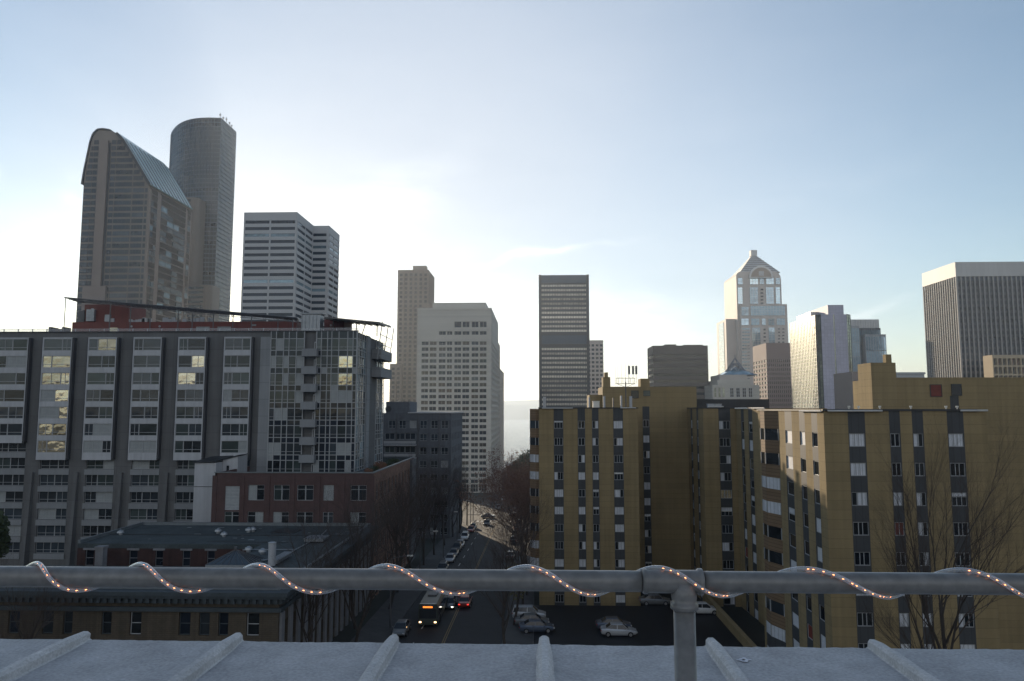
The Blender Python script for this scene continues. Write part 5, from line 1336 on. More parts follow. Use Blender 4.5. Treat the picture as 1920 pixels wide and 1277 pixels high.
    bay([(xE-.01, 77), bC, (bC[0], 80.6), (xE-.01, 83)], zr-.05, p65, 1.2, 11, ZZ(804, 78, 1450))
    # antenna frame on the left wing
    an = thing('antenna_frame', 'rooftop aerial frame with whips and panels on the ochre roof', 'antenna', P(1173, 764, 114)); an.location.z = z0
    Y = 114; mb = MB(); c = P(1173, 720, Y); mb.cyl(c.x, Y, z0, ZZ(716, Y, 1173), .09, 6)
    for py in (709, 719.5): a, b2 = P(1155, py, Y), P(1191, py, Y); mb.tube([a, b2], .045, 5); a, b2 = P(1158, py, Y+2), P(1189, py, Y+2); mb.tube([a, b2], .045, 5)
    for px in (1156, 1160, 1168, 1173, 1182, 1190): mb.tube([P(px, 709, Y), P(px, 719.5, Y)], .03, 4)
    mb.tube([P(1156, 719.5, Y), P(1173, 726, Y), P(1190, 719.5, Y)], .04, 4)
    part(an, 'frame', mb, M['steel'])
    for px in (1154, 1158.5, 1165, 1172.5, 1178): w_ = MB(); a = P(px, 721, Y); w_.tube([a, P(px, 680 if px != 1154 else 686, Y)], [.035, .018], 4); part(an, 'whip_aerial', w_, M['galv'])
    for px in (1179.5, 1187, 1193): w_ = MB(); a = P(px, 702, Y); w_.box(a.x-.16, a.x+.16, Y-.1, Y+.05, a.z, P(px, 686, Y).z); w_.tube([P(px, 703, Y), P(px, 719, Y)], .03, 4); part(an, 'panel_aerial', w_, M['stone'])
    for i, (px, py0, py1, w_) in enumerate(((1105, 745, 764, .12), (1133, 743, 762, .16), (1150, 746, 762, .08), (1165, 742, 764, .14), (1183, 743, 763, .2), (1021, 744, 765, .22))):
        a = P(px, py1, 112.5); m_ = MB(); m_.box(a.x-w_, a.x+w_, 112.4, 112.7, z0, P(px, py0, 112.5).z); m_.cyl(a.x, 112.9, z0, P(px, py0, 112.5).z-.3, .05, 5)
        single('panel_antenna', m_, M['white'] if w_ > .1 else M['steel'], ('white upright panel antenna on the ochre roof edge, %s from the left' % ('second', 'third', 'fourth', 'fifth', 'sixth', 'leftmost')[i]).replace('leftmost from the left', 'alone at its left end'), 'antenna', group='panel antennas on the ochre roof', loc=(a.x, 112.5, z0))
    for nm, lb, a, c, py, Y, mm in (('roof_cabinet', 'pale metal cabinet standing on the ochre roof beside the antennas', 1112, 1124, 752, 112, 'gutter'), ('roof_cabinet', 'flat pale box on the dark roof, left of the sunlit wall', 1328, 1340, 757, 111, 'white'), ('roof_cabinet', 'blue-grey flat box on the dark roof beside a pale one', 1341, 1353, 757, 111, 'galv')):
        m_ = MB(); x0, x1 = P(a, 760, Y).x, P(c, 760, Y).x; z1 = P(a, py, Y).z; m_.box(x0, x1, Y, Y+1, z0+.15, z1-.08); m_.box(x0-.06, x1+.06, Y-.06, Y+1.06, z1-.079, z1); m_.box(x0+.1, x0+.25, Y+.1, Y+.9, z0+.01, z0+.149); m_.box(x1-.25, x1-.1, Y+.1, Y+.9, z0+.01, z0+.149)
        single(nm, m_, M[mm], lb, 'cabinet', loc=(x0, Y, z0))
    # low wall of the parking lot
    m_ = MB(); m_.box(xE-.75, xE-.35, 84.5, 109.6, -29, -26.9); m_.box(xE-.85, xE-.25, 84.4, 109.7, -26.899, -26.75); single('retaining_wall', m_, M['yellow'], 'low wall along the right side of the dark parking lot', 'wall', loc=(xE-.5, 97, -28))
    m_ = MB()
    for k in range(30): m_.tube([(-.4, 70+k*1.3, -28.2), (-.4, 70+k*1.3, -26.9)], .03, 4)
    m_.tube([(-.4, 70, -26.95), (-.4, 108, -26.95)], .035, 4); m_.tube([(-.4, 70, -27.5), (-.4, 108, -27.5)], .03, 4)
    single('lot_fence', m_, M['steel'], 'thin metal fence between the pavement and the parking lot', 'fence', loc=(-.4, 89, -28))
    m_ = MB(); m_.box(xA, xB, 109.5, 109.8, -28, ZZ(1118, 109.6, 1100)); 
ochre()

# ---------------------------------------------------------------- our own rooftop: deck edge, battens, rail
def rooftop():
    z = -1.5; ye = PZ(960, 1205, z).y
    r = thing('rooftop_edge', 'rough grey painted roof edge with raised battens in the foreground', 'roof', (0, ye, z))
    rd = random.Random(11); nx, ny = 420, 26
    def nz(x, y, s=1.0): return .5*math.sin(x*9.1*s+y*3)+.3*math.sin(x*23*s+y*17+1)+.2*math.sin(x*57*s-y*31+2)
    mb = MB(); xs = [-7+14*i/nx for i in range(nx+1)]
    for j in range(ny+1):
        t = j/ny; y0 = -.4+(ye+.4)*t if j < ny-4 else ye-.02*(ny-j)
        for x in xs:
            yy = y0+(.006*nz(x, 0)+.003*rd.uniform(-1, 1) if j >= ny-4 else 0); zz = z+.002*nz(x, y0, .7)+rd.uniform(-.0015, .0015)
            if j == ny: zz -= .02+.004*rd.random()
            elif j == ny-1: zz -= .004
            mb.v.append((x, yy, zz))
    for j in range(ny):
        for i in range(nx): a = j*(nx+1)+i; mb.f.append((a, a+1, a+nx+2, a+nx+1)); mb.m.append(0)
    part(r, 'deck', mb, M['deck'], smooth=True)
    mb = MB(); mb.box(-7, 7, -8, ye-.03, z-.5, z-.03); mb.box(-7, 7, -8, -.42, z-.029, z); part(r, 'deck_slab', mb, M['deck'])
    mb = MB(); mb.box(-6.8, 6.8, -8, ye-.3, g(0)-1, z-.51); part(r, 'wall', mb, M['brick'])
    for px in (-130, 163, 452, 743, 1020, 1322, 1612, 1908):
        p = PZ(px, 1197, z); x = p.x; m_ = MB(); n = 34; y_end = ye-.02
        sec = [(-.056, 0), (-.041, .006), (-.038, .046), (-.017, .064), (.017, .064), (.038, .046), (.041, .006), (.056, 0)]
        for j in range(n+1):
            y = 1.0+(y_end-1.0)*j/n; f = 1.0 if j < n-1 else (.93 if j == n-1 else .8)
            for (a, b) in sec: m_.v.append((x+a*f+rd.uniform(-.0025, .0025), y+rd.uniform(-.002, .002), z+b*f+(rd.uniform(-.002, .002) if b else -.003)))
        k = len(sec)
        for j in range(n):
            for i in range(k-1): q = j*k+i; m_.f.append((q, q+1, q+k+1, q+k)); m_.m.append(0)
        m_.f.append(tuple(range(n*k, n*k+k))); m_.m.append(0)
        m_.f.append(tuple(reversed(range(k)))); m_.m.append(0)
        part(r, 'batten', m_, M['batten'])
    # small paint bloom with a bolt
    p = PZ(1395, 1238, z); m_ = MB(); m_.cyl(p.x, p.y, z, z+.006, .009, 8); part(r, 'bolt', m_, M['steel'])
    m_ = MB()
    for k in range(16):
        a = k*2.4; rr = rd.uniform(.01, .042); m_.poly([(p.x+math.cos(a)*rr+.012*math.cos(t), p.y+math.sin(a)*rr+.012*math.sin(t), z+.0045+.0001*k) for t in (0, 1, 2.2, 3.3, 4.4, 5.4)])
    part(r, 'paint_bloom', m_, mat('white_paint_spots', (.62, .63, .68), .8, .2, 40))
rooftop()
YR_ = 1.8; RR = .0248
pl, prr = P(0, 1076, YR_), P(1920, 1093, YR_)
zc = P(960, 1088, YR_).z
def railing():
    r = thing('railing', 'painted grey pipe rail crossing the whole view, with its post', 'railing', (0, YR_, zc))
    xt0, xt1 = P(1203, 1088, YR_).x, P(1318, 1088, YR_).x; xp = P(1283, 1140, YR_).x
    for nm, a, b in (('rail', -3.6, xt0-.002), ('rail', xt1+.002, 3.6)):
        m_ = MB(); n = 60; m_.tube([(a+(b-a)*i/n, YR_, zc) for i in range(n+1)], RR, 40); part(r, nm, m_, M['pipe'], smooth=True)
    m_ = MB(); R2 = RR+.0022
    xs = [xt0, xt0+.004, xt0+.012, xt0+.014, xt1-.014, xt1-.012, xt1-.002, xt1]; rs = [RR-.002, R2+.0025, R2+.0025, R2, R2, R2+.004, R2+.004, RR]
    m_.tube([(x, YR_, zc) for x in xs], rs, 40)
    m_.tube([(xp, YR_, zc), (xp, YR_, zc-.036), (xp, YR_, zc-.048), (xp, YR_, zc-.05), (xp, YR_, zc-.062), (xp, YR_, zc-.066)], [.0315, .030, .028, .033, .033, .0265], 36)
    part(r, 'tee_fitting', m_, M['pipe'], smooth=True)
    m_ = MB(); m_.tube([(xp, YR_, zc-.066), (xp, YR_, -1.49)], RR+.001, 36); part(r, 'post', m_, M['pipe'], smooth=True)
    m_ = MB(); m_.tube([(xp, YR_, -1.497), (xp, YR_, -1.485)], .06, 24); part(r, 'base_flange', m_, M['pipe'])
railing()
def rope():
    r = thing('rope_light', 'clear rope light with small glowing orange bulbs wound round the pipe rail', 'rope light', (0, YR_, zc))
    tm = bpy.data.materials.new('clear_tube'); tm.use_nodes = True; t = tm.node_tree; t.nodes.clear()
    o = N(t, 'ShaderNodeOutputMaterial'); tr = N(t, 'ShaderNodeBsdfTransparent'); tr.inputs[0].default_value = (.93, .94, .96, 1); gl = N(t, 'ShaderNodeBsdfGlossy', Roughness=.12); df = N(t, 'ShaderNodeBsdfDiffuse'); df.inputs[0].default_value = (.75, .78, .82, 1)
    lw = N(t, 'ShaderNodeLayerWeight', Blend=.42); m1 = N(t, 'ShaderNodeMixShader'); m2 = N(t, 'ShaderNodeMixShader'); m2.inputs[0].default_value = .27
    t.links.new(tr.outputs[0], m2.inputs[1]); t.links.new(df.outputs[0], m2.inputs[2]); t.links.new(lw.outputs['Facing'], m1.inputs[0]); t.links.new(m2.outputs[0], m1.inputs[1]); t.links.new(gl.outputs[0], m1.inputs[2]); t.links.new(m1.outputs[0], o.inputs[0])
    rt = .0055; rc = RR+rt+.0012
    # crest and belly positions measured along the rail
    cre = [-160, 68, 262, 482, 722, 988, 1232, 1510, 1805, 2110]; bel = [-60, 138, 350, 585, 845, 1100, 1342, 1650, 1920, 2230]
    kn = []
    for i, (c, b) in enumerate(zip(cre, bel)): kn.append((P(c, 1070, YR_).x, i*2*math.pi)); kn.append((P(b, 1108, YR_).x, i*2*math.pi+math.pi*.93))
    pts = []
    for (xa, ta), (xb, tb) in zip(kn, kn[1:]):
        for k in range(18): s = k/18; pts.append((xa+(xb-xa)*s, ta+(tb-ta)*s))
    # smooth the pitch changes
    for _ in range(12): pts = [pts[0]]+[((pts[i-1][0]+pts[i+1][0])/2, pts[i][1]) for i in range(1, len(pts)-1)]+[pts[-1]]
    # top of the rail = angle 0, then over the front (towards the viewer) to the underside
    tilt = -.23
    C3 = [Vector((x, YR_-rc*math.sin(a+tilt), zc+rc*math.cos(a+tilt))) for x, a in pts]
    m_ = MB(); m_.tube(C3, rt, 14); part(r, 'clear_tube', m_, tm, smooth=True)
    m_ = MB(); m_.tube([p+Vector((0, 0, .0006)) for p in C3], .0007, 5); part(r, 'inner_wire', m_, M['galv'])
    em = emis('glowing_bulb', (1.0, .30, .09), 8.0)
    bm = MB(); k = 8
    rings = [(-.0024, .0003), (-.0016, .0008), (0, .0010), (.0016, .0008), (.0024, .0003)]; bm.tube([(a, 0, 0) for a, _ in rings], [b for _, b in rings], k); me = bm.mesh('bulb', [em], smooth=True)
    cpm = MB(); cpm.tube([(-.0042, 0, 0), (-.0030, 0, 0)], .0016, 6); cpm.tube([(.0030, 0, 0), (.0042, 0, 0)], .0016, 6); cap = cpm.mesh('bulb_cap', [M['galv']])
    d = 0; step = .0195; last = C3[0]; n = 0
    for i in range(1, len(C3)):
        seg = (C3[i]-C3[i-1]).length; d += seg
        if d >= step:
            d -= step; p = C3[i]
            if abs(p.x) > 1.35 or p.y > YR_+.006: continue
            o = bpy.data.objects.new('bulb', me); COL.objects.link(o); o.parent = r; tg = (C3[min(i+1, len(C3)-1)]-C3[i-1]).normalized()
            o.matrix_local = Matrix.Translation(p-r.location) @ tg.to_track_quat('X', 'Z').to_matrix().to_4x4()
            c_ = bpy.data.objects.new('bulb_cap', cap); COL.objects.link(c_); c_.parent = o
            n += 1
    print('bulbs', n)
rope()

# ---------------------------------------------------------------- trees
def bare_tree(name, label, loc, h, spread, seed, twig, levels=6, cat='tree', group=None, trunk_r=.2, start=.22, leaves=None):
    rd = random.Random(seed); tb, cb = MB(), MB()
    def grow(p, d, L, rr, lv):
        n = 4 if lv < 2 else 3; pts = [p]; cur = p.copy(); dd = d.copy()
        for i in range(n):
            dd = (dd+Vector((rd.gauss(0, .12), rd.gauss(0, .12), rd.gauss(.04, .08)))).normalized(); cur = cur+dd*L/n; pts.append(cur.copy())
        rs = [rr*(1-.6*i/n) for i in range(n+1)]
        (tb if lv < 2 else cb).tube(pts, rs, 7 if lv == 0 else (5 if lv == 1 else 3), cap=False)
        if lv >= levels: 
            if leaves:
                for q in pts[1:]:
                    if rd.random() < leaves: a = Vector((rd.gauss(0, 1), rd.gauss(0, 1), rd.gauss(0, 1))).normalized(); b = a.orthogonal().normalized(); s = rd.uniform(.06, .13); cb.quad(q-a*s, q+b*s, q+a*s, q-b*s)
            return
        k = 9 if lv == 0 else (4 if lv < 3 else 3)
        for j in range(k):
            t = (start+(1-start)*((j+rd.random()*.8)/k)) if lv == 0 else rd.uniform(.25, 1.0)
            idx = min(n-1, int(t*n)); q = pts[idx].lerp(pts[idx+1], t*n-idx)
            ang = rd.uniform(.35, .85)*spread; ax = dd.orthogonal().normalized(); ax.rotate(Matrix.Rotation(rd.uniform(0, 6.28)+j*2.4, 3, dd)); nd = dd.copy(); nd.rotate(Matrix.Rotation(ang, 3, ax)); nd.z += .15
            grow(q, nd.normalized(), L*rd.uniform(.45, .62)*(1.15 if lv == 0 else 1.08), rs[idx]*rd.uniform(.5, .68), lv+1)
        if lv > 0: grow(pts[-1], dd, L*.55, rs[-1], lv+1)
    grow(Vector((0, 0, 0)), Vector((0, 0, 1)), h*.72, trunk_r, 0)
    r = thing(name, label, cat, loc, group); part(r, 'trunk', tb, M['bark'], world=False); part(r, 'crown', cb, M[twig], world=False); return r
t1 = bare_tree('bare_street_tree', 'tall bare street tree on the left pavement, nearest of its row', (-23.6, 76, g(76)), 13, 1.0, 1, 'twig', group='bare trees on the left pavement')
t2 = bare_tree('bare_street_tree', 'bare street tree second in the row before the old brick building', (-21.2, 86, g(86)), 14, .9, 2, 'twig', group='bare trees on the left pavement')
k = 2
for (x, y, src, rz, sc, o) in ((-23.4, 96, t1, 2, 1.1, 'third'), (-21.0, 106, t2, 1, 1.1, 'fourth'), (-22, 117, t1, 4, 1.15, 'fifth'), (-21.6, 129, t2, 3, 1.0, 'sixth'), (-21.5, 141, t1, 1, 1.1, 'seventh'), (-21.2, 153, t2, 5, 1.0, 'eighth'), (-20.6, 166, t1, 3, 1.05, 'ninth'), (-20.4, 180, t2, 2, 1.0, 'tenth'), (-20.2, 195, t1, 5, 1.0, 'farthest')):
    copy_thing(src, (x, y, g(y)), rz, 'bare tree on the left pavement, %s along the row from the viewer' % o, (sc,)*3)
t3 = bare_tree('russet_street_tree', 'big russet-twigged tree right of the street, tallest of its row', (-1.8, 140, g(140)), 15.5, 1.05, 5, 'twigred', levels=6, group='russet trees right of the street', leaves=.12)
for (x, y, rz, sc, o) in ((-2.5, 128, 1.5, .95, 'middle russet tree right of the street, beside the ochre building'), (-1.6, 116, 3, .85, 'nearest russet tree right of the street, lowest of its row'), (-3.0, 152, 4.1, .95, 'russet tree right of the street just before the sunlit crossing'), (-2.2, 168, 5.2, .95, 'russet tree right of the street beside the far parked cars'), (-1.4, 186, .6, .9, 'farthest russet tree right of the street, nearest the crossing')):
    copy_thing(t3, (x, y, g(y)), rz, o, (sc,)*3)
t4 = copy_thing(t1, (-3.2, 84, g(84)), 2.5, 'dark bare tree on the right pavement just above the roof edge', (.95,)*3); t4['group'] = 'bare trees on the right pavement'
t5 = copy_thing(t2, (-3.0, 98, g(98)), 1.1, 'dark bare tree on the right pavement beside the parking lot', (.95,)*3); t5['group'] = 'bare trees on the right pavement'
bare_tree('bare_courtyard_tree', 'tall bare tree in front of the right ochre wing', (P(1765, 1000, 55).x, 55, g(55)), 18.5, .75, 9, 'twig', 6, trunk_r=.26)
tq = copy_thing(t1, (-47, 67, g(67)), 1, 'bare tree in front of the old brick facade, right of the pair', (.78,)*3); tq['group'] = 'bare trees before the old brick facade'
tq = copy_thing(t2, (-57, 66, g(66)), 3, 'bare tree in front of the old brick facade, left of the pair', (.78,)*3); tq['group'] = 'bare trees before the old brick facade'
def leafy(name, label, loc, h, r_, n, s, seed, m, group=None, trunk=True, flat=1.0):
    o = thing(name, label, 'tree' if trunk else 'bush', loc, group); c = MB()
    blob_mesh(c, (0, 0, h-r_), r_, n, s, flat, seed); part(o, 'foliage' if not trunk else 'crown', c, M[m], world=False)
    c = MB(); c.tube([(0, 0, 0), (.1, 0, h-r_)], [r_*.09, r_*.05], 6); part(o, 'trunk' if trunk else 'stem', c, M['bark'], world=False)
    return o
e1 = leafy('evergreen_tree', 'dark evergreen behind the left edge of the ochre building, nearest of its clump', (-1.5, 300, g(300)), 15, 6, 2200, .3, 1, 'leaf', 'dark evergreens right of the far street', flat=1.25)
for (x, y, sc, o) in ((-6, 345, 1.1, 'second dark evergreen of the clump right of the far street'), (-7, 385, 1.2, 'third dark evergreen of the clump right of the far street'), (-9, 430, 1.3, 'fourth dark evergreen, towards the water'), (-3, 400, 1.55, 'tallest dark evergreen of the clump, against the water'), (-8, 480, 1.7, 'farthest dark evergreen right of the far street')):
    copy_thing(e1, (x, y, g(y)), y, o, (sc, sc, sc))
leafy('ivy_bush', 'sunlit ivy-covered stump at the corner of the ochre building', (-2.0, 105, g(105)), 6.5, 2.3, 1500, .13, 4, 'leafy', flat=1.3)
leafy('dark_cypress', 'dark evergreen mass at the far left edge below the grey block', (P(-30, 1000, 92).x, 92, g(92)), 14, 3.3, 3500, .25, 6, 'leaf', flat=1.6)

# ---------------------------------------------------------------- vehicles
PAINT = {}
def paint(name, col):
    m, t, b = base(name); b.inputs['Base Color'].default_value = col+(1,); b.inputs['Roughness'].default_value = .35; b.inputs['Metallic'].default_value = .3; b.inputs['Coat Weight'].default_value = .6; b.inputs['Coat Roughness'].default_value = .08
    return m
for n_, c_ in (('silver', (.42, .43, .45)), ('blue', (.07, .09, .13)), ('black', (.02, .02, .022)), ('white', (.7, .7, .7)), ('grey', (.14, .145, .15)), ('red', (.22, .025, .02)), ('gold', (.28, .24, .17))): PAINT[n_] = paint(n_+'_paint', c_)
M['tyre'] = mat('tyre_rubber', (.015, .015, .015), .9, .2, 5); M['rim'] = mat('wheel_rim', (.35, .35, .36), .35, .1, 5, metal=.8)
LAMP_ON = emis('headlight_lit', (1, .93, .75), 4.0); LAMP_OFF = mat('lamp_lens', (.45, .45, .45), .2, .1, 8); TAIL = mat('tail_lens', (.25, .01, .01), .3, .1, 8); TAIL_ON = emis('tail_light_lit', (1, .05, .03), 1.2)
CARN = {'hatch': [(-1.95, .45, .72, .86, .80), (-1.8, .28, .84, .9, .86), (-1.2, .25, .88, .93, .9), (0, .25, .86, .95, .92), (.9, .25, .84, .93, .9), (1.5, .26, .76, .9, .82), (1.9, .3, .62, .82, .7), (2.0, .4, .5, .72, .6)]}
def car(name, label, color, loc, rz, on=False, tail=False, group=None, suv=False):
    r = thing(name, label, 'car', loc, group, rz)
    st = [(-2.25, .48, .78, .66), (-2.15, .34, .95, .80), (-1.5, .24, 1.0, .88), (-1.0, .22, .97, .90), (0, .22, .93, .91), (.9, .22, .92, .90), (1.5, .24, .84, .87), (2.0, .30, .72, .80), (2.25, .40, .56, .62)]
    up = .18 if suv else 0
    b = MB(); k = 8
    for (x, zl, zh, w) in st:
        zh += up; zl += up*.3
        sec = [(-w*.92, zl), (-w, zl+(zh-zl)*.35), (-w*.985, zl+(zh-zl)*.75), (-w*.86, zh), (w*.86, zh), (w*.985, zl+(zh-zl)*.75), (w, zl+(zh-zl)*.35), (w*.92, zl)]
        for (y, z_) in sec: b.v.append((x, y, z_))
    for j in range(len(st)-1):
        for i in range(k): a, c = j*k+i, j*k+(i+1) % k; b.f.append((a, c, c+k, a+k)); b.m.append(0)
    b.f.append(tuple(range(k))); b.m.append(0); b.f.append(tuple(reversed(range((len(st)-1)*k, len(st)*k)))); b.m.append(0)
    # roof panel and pillars
    zr = 1.44+up*1.6; xb, xf = (-2.0 if suv else -1.0), .55
    roof = [(xb, -.60, zr-.05), (xf, -.60, zr-.03), (xf, .60, zr-.03), (xb, .60, zr-.05), (xb+.12, -.52, zr+.01), (xf-.12, -.52, zr+.02), (xf-.12, .52, zr+.02), (xb+.12, .52, zr+.01)]
    n = len(b.v); b.v += roof
    for f in ((4, 5, 6, 7), (0, 1, 5, 4), (1, 2, 6, 5), (2, 3, 7, 6), (3, 0, 4, 7), (3, 2, 1, 0)): b.f.append(tuple(n+i for i in f)); b.m.append(0)
    xw, xk = 1.18, (-2.15 if suv else -1.68); zb_ = .9+up
    for s in (-1, 1):
        for (xa, za, xc_, zc_) in ((xw, zb_, xf-.02, zr-.05), (xk, zb_+.05, xb+.02, zr-.06), (-.25, zb_, -.22, zr-.05)): b.tube([(xa, s*.80, za), (xc_, s*.60, zc_)], .035, 4)
    part(r, 'body', b, PAINT[color], world=False)
    gmb = MB(); lo = [(xk, -.79, zb_), (xw, -.79, zb_), (xw, .79, zb_), (xk, .79, zb_)]; hi = [(xb, -.60, zr-.05), (xf, -.60, zr-.05), (xf, .60, zr-.05), (xb, .60, zr-.05)]
    for i in range(4): gmb.quad(lo[i], lo[(i+1) % 4], hi[(i+1) % 4], hi[i])
    part(r, 'windows', gmb, G['car'], world=False)
    for (x, s) in ((1.38, -1), (1.38, 1), (-1.38, -1), (-1.38, 1)):
        w = MB(); w.tube([(x, s*.70, .32), (x, s*.93, .32)], .33, 18); wo_ = part(r, 'wheel', w, M['tyre'], world=False)
        w = MB(); w.tube([(x, s*.90, .32), (x, s*.945, .32)], .20, 12); part(wo_, 'rim', w, M['rim'], world=False)
    for s in (-1, 1):
        h = MB(); h.box(2.08, 2.24, s*.62-.14, s*.62+.14, .52+up, .64+up); part(r, 'headlight', h, LAMP_ON if on else LAMP_OFF, world=False)
        h = MB(); h.box(-2.27, -2.16, s*.62-.13, s*.62+.13, .66+up, .80+up); part(r, 'tail_light', h, TAIL_ON if tail else TAIL, world=False)
        h = MB(); h.box(.85, 1.0, s*.98-.08, s*.98+.08, .95+up, 1.07+up); part(r, 'mirror', h, PAINT[color], world=False)
    return r
def gp(px, py, zoff=0):
    """point of the street surface seen at a pixel"""
    d = ray(px, py); Y = 60
    while Y < 600 and d.z*(Y/d.y) > g(Y): Y += .25
    return (d.x*Y/d.y, Y, g(Y)+.03)
lot = -27.975
def lp(px, py): p = PZ(px, py, lot); return (p.x, p.y, lot)
GL = 'cars in the dark parking lot'; GS = 'cars parked along the left kerb'; GR = 'cars parked along the right kerb'; GT = 'cars driving on the street'; GX = 'cars at the sunlit crossing'
c = lp(1160, 1191); car('parked_car', 'silver sedan parked sideways in the middle of the dark lot', 'silver', (c[0], c[1], lot), 0, group=GL)
car('parked_car', 'dark blue car parked right behind the silver sedan in the lot', 'blue', (c[0]-.35, c[1]+2.6, lot), 0.03, group=GL)
c = lp(1228, 1133); car('parked_car', 'dark grey sedan by the back wall of the lot, left of the rail post', 'grey', c, 0.02, group=GL)
c = lp(1318, 1150); car('parked_car', 'white car half hidden behind the rail post', 'white', c, 0.0, group=GL)
c = lp(1006, 1184); car('parked_car', 'dark car at the left end of the lot, nearest of three', 'blue', c, 0.1, group=GL)
car('parked_car', 'dark car at the left end of the lot, middle of three', 'grey', (c[0]-.6, c[1]+2.7, lot), .05, group=GL)
car('parked_car', 'pale car at the left end of the lot, farthest of three', 'silver', (c[0]-1.0, c[1]+5.4, lot), .0, group=GL, suv=True)
kx = SX0+1.15
for (Y, col, o, sv) in ((82, 'black', 'black car parked at the left kerb close below the roof edge', 0), (94, 'grey', 'grey car parked at the left kerb just before the bus', 0), (128, 'blue', 'dark blue car parked on the left, below the far side of the rail', 0), (134.5, 'grey', 'grey car parked on the left behind the dark blue one', 1), (146, 'silver', 'silver car parked on the left between two grey ones', 0), (152.5, 'grey', 'dark grey car parked on the left before the black van-like one', 0), (159, 'black', 'black high car parked on the left kerb', 1), (165, 'silver', 'silver car parked on the left behind the black one', 0), (176, 'white', 'white car parked on the left just before the sunlit patch', 1), (192, 'red', 'red car parked on the left in the sunlit patch', 0), (199, 'grey', 'grey car parked on the left behind the red one', 0)):
    car('parked_car', o, col, (kx, Y, g(Y)+.03), -math.pi/2, group=GS, suv=bool(sv))
for (Y, col, o) in ((150, 'grey', 'grey car parked at the right kerb under the russet trees'), (172, 'black', 'black car parked at the right kerb, second from the viewer'), (184, 'gold', 'pale gold car parked at the right kerb'), (196, 'red', 'dark red car parked at the right kerb in the sunlight'), (210, 'blue', 'dark blue car parked at the right kerb nearest the crossing')):
    car('parked_car', o, col, (SX1-1.15, Y, g(Y)+.03), math.pi/2, group=GR)
Y = 108; car('moving_car', 'dark car with lit white headlights coming up the street', 'black', (P(843, 1110, Y).x, Y, g(Y)+.03), -math.pi/2, on=True, group=GT)
Y = 109; car('moving_car', 'dark red car with red tail lights going down the street', 'red', (P(872, 1115, Y).x, Y, g(Y)+.03), math.pi/2, tail=True, group=GT)
Y = 208; car('moving_car', 'dark car driving up the street in the sunlit patch', 'black', (-14, Y, g(Y)+.03), -math.pi/2, group=GT)
for (x, Y, col, rz, o) in ((-15, 228, 'grey', .2, 'grey car turning at the crossing, left'), (-6.5, 232, 'black', 0, 'black car crossing the junction on the right'), (-13.5, 262, 'silver', -1.57, 'silver car beyond the crossing, nearest'), (-13.6, 275, 'blue', -1.57, 'dark blue car beyond the crossing, second in the queue'), (-16.6, 288, 'grey', -1.57, 'grey car parked beyond the crossing on the left'), (-13.8, 305, 'white', -1.57, 'white car far down the street, last in the queue'), (-9, 318, 'grey', 1.57, 'grey car going away far down the street')):
    car('moving_car', o, col, (x, Y, g(Y)+.03), rz, group=GX)
def bus():
    Y = 97; x = P(803, 1130, Y).x; r = thing('city_bus', 'dark city bus with an orange destination sign driving up the street', 'bus', (x, Y, g(Y)+.03), rz=-math.pi/2)
    b = MB(); sec = [(-1.27, .35), (-1.29, 1.2), (-1.27, 2.6), (-1.1, 3.0), (1.1, 3.0), (1.27, 2.6), (1.29, 1.2), (1.27, .35)]; k = 8
    for (xx, f) in ((-11.9, .97), (-11.7, 1), (0, 1), (.25, .98), (.32, .94)):
        for (y, z_) in sec: b.v.append((xx, y*f, z_*(.99 if f < 1 else 1)))
    for j in range(4):
        for i in range(k): a, c_ = j*k+i, j*k+(i+1) % k; b.f.append((a, c_, c_+k, a+k)); b.m.append(0)
    b.f.append(tuple(range(k))); b.m.append(0); b.f.append(tuple(reversed(range(4*k, 5*k)))); b.m.append(0)
    part(r, 'body', b, paint('bus_paint', (.06, .07, .06)), world=False)
    w = MB(); w.box(.33, .36, -1.1, 1.1, 1.15, 2.35); part(r, 'windscreen', w, G['car'], world=False)
    w = MB(); w.box(.33, .37, -.75, .75, 2.45, 2.75); sg = part(r, 'destination_sign', w, M['framedark'], world=False)
    w = MB()
    for kk in range(9): w.box(.371, .376, -.62+.14*kk, -.53+.14*kk, 2.50, 2.70)
    part(sg, 'sign_lamps', w, emis('orange_sign', (1, .22, .03), 2.5), world=False)
    for s in (-1, 1):
        for kk in range(7): w = MB(); w.box(-1.9-1.5*kk, -.6-1.5*kk, s*1.295-.012, s*1.295+.012, 1.25, 2.25); part(r, 'side_window', w, G['car'], world=False)
        w = MB(); w.box(.33, .38, s*.98-.14, s*.98+.14, .62, .78); part(r, 'headlight', w, emis('bus_lamp', (1, .62, .3), 4), world=False)
        for xx in (-2.3, -8.7): w = MB(); w.tube([(xx, s*1.0, .5), (xx, s*1.32, .5)], .5, 16); part(r, 'wheel', w, M['tyre'], world=False)
    w = MB(); w.box(-10, -7, -.8, .8, 3.01, 3.25); w.box(-5, -3.6, -.6, .6, 3.01, 3.2); part(r, 'roof_unit', w, M['steel'], world=False)
bus()

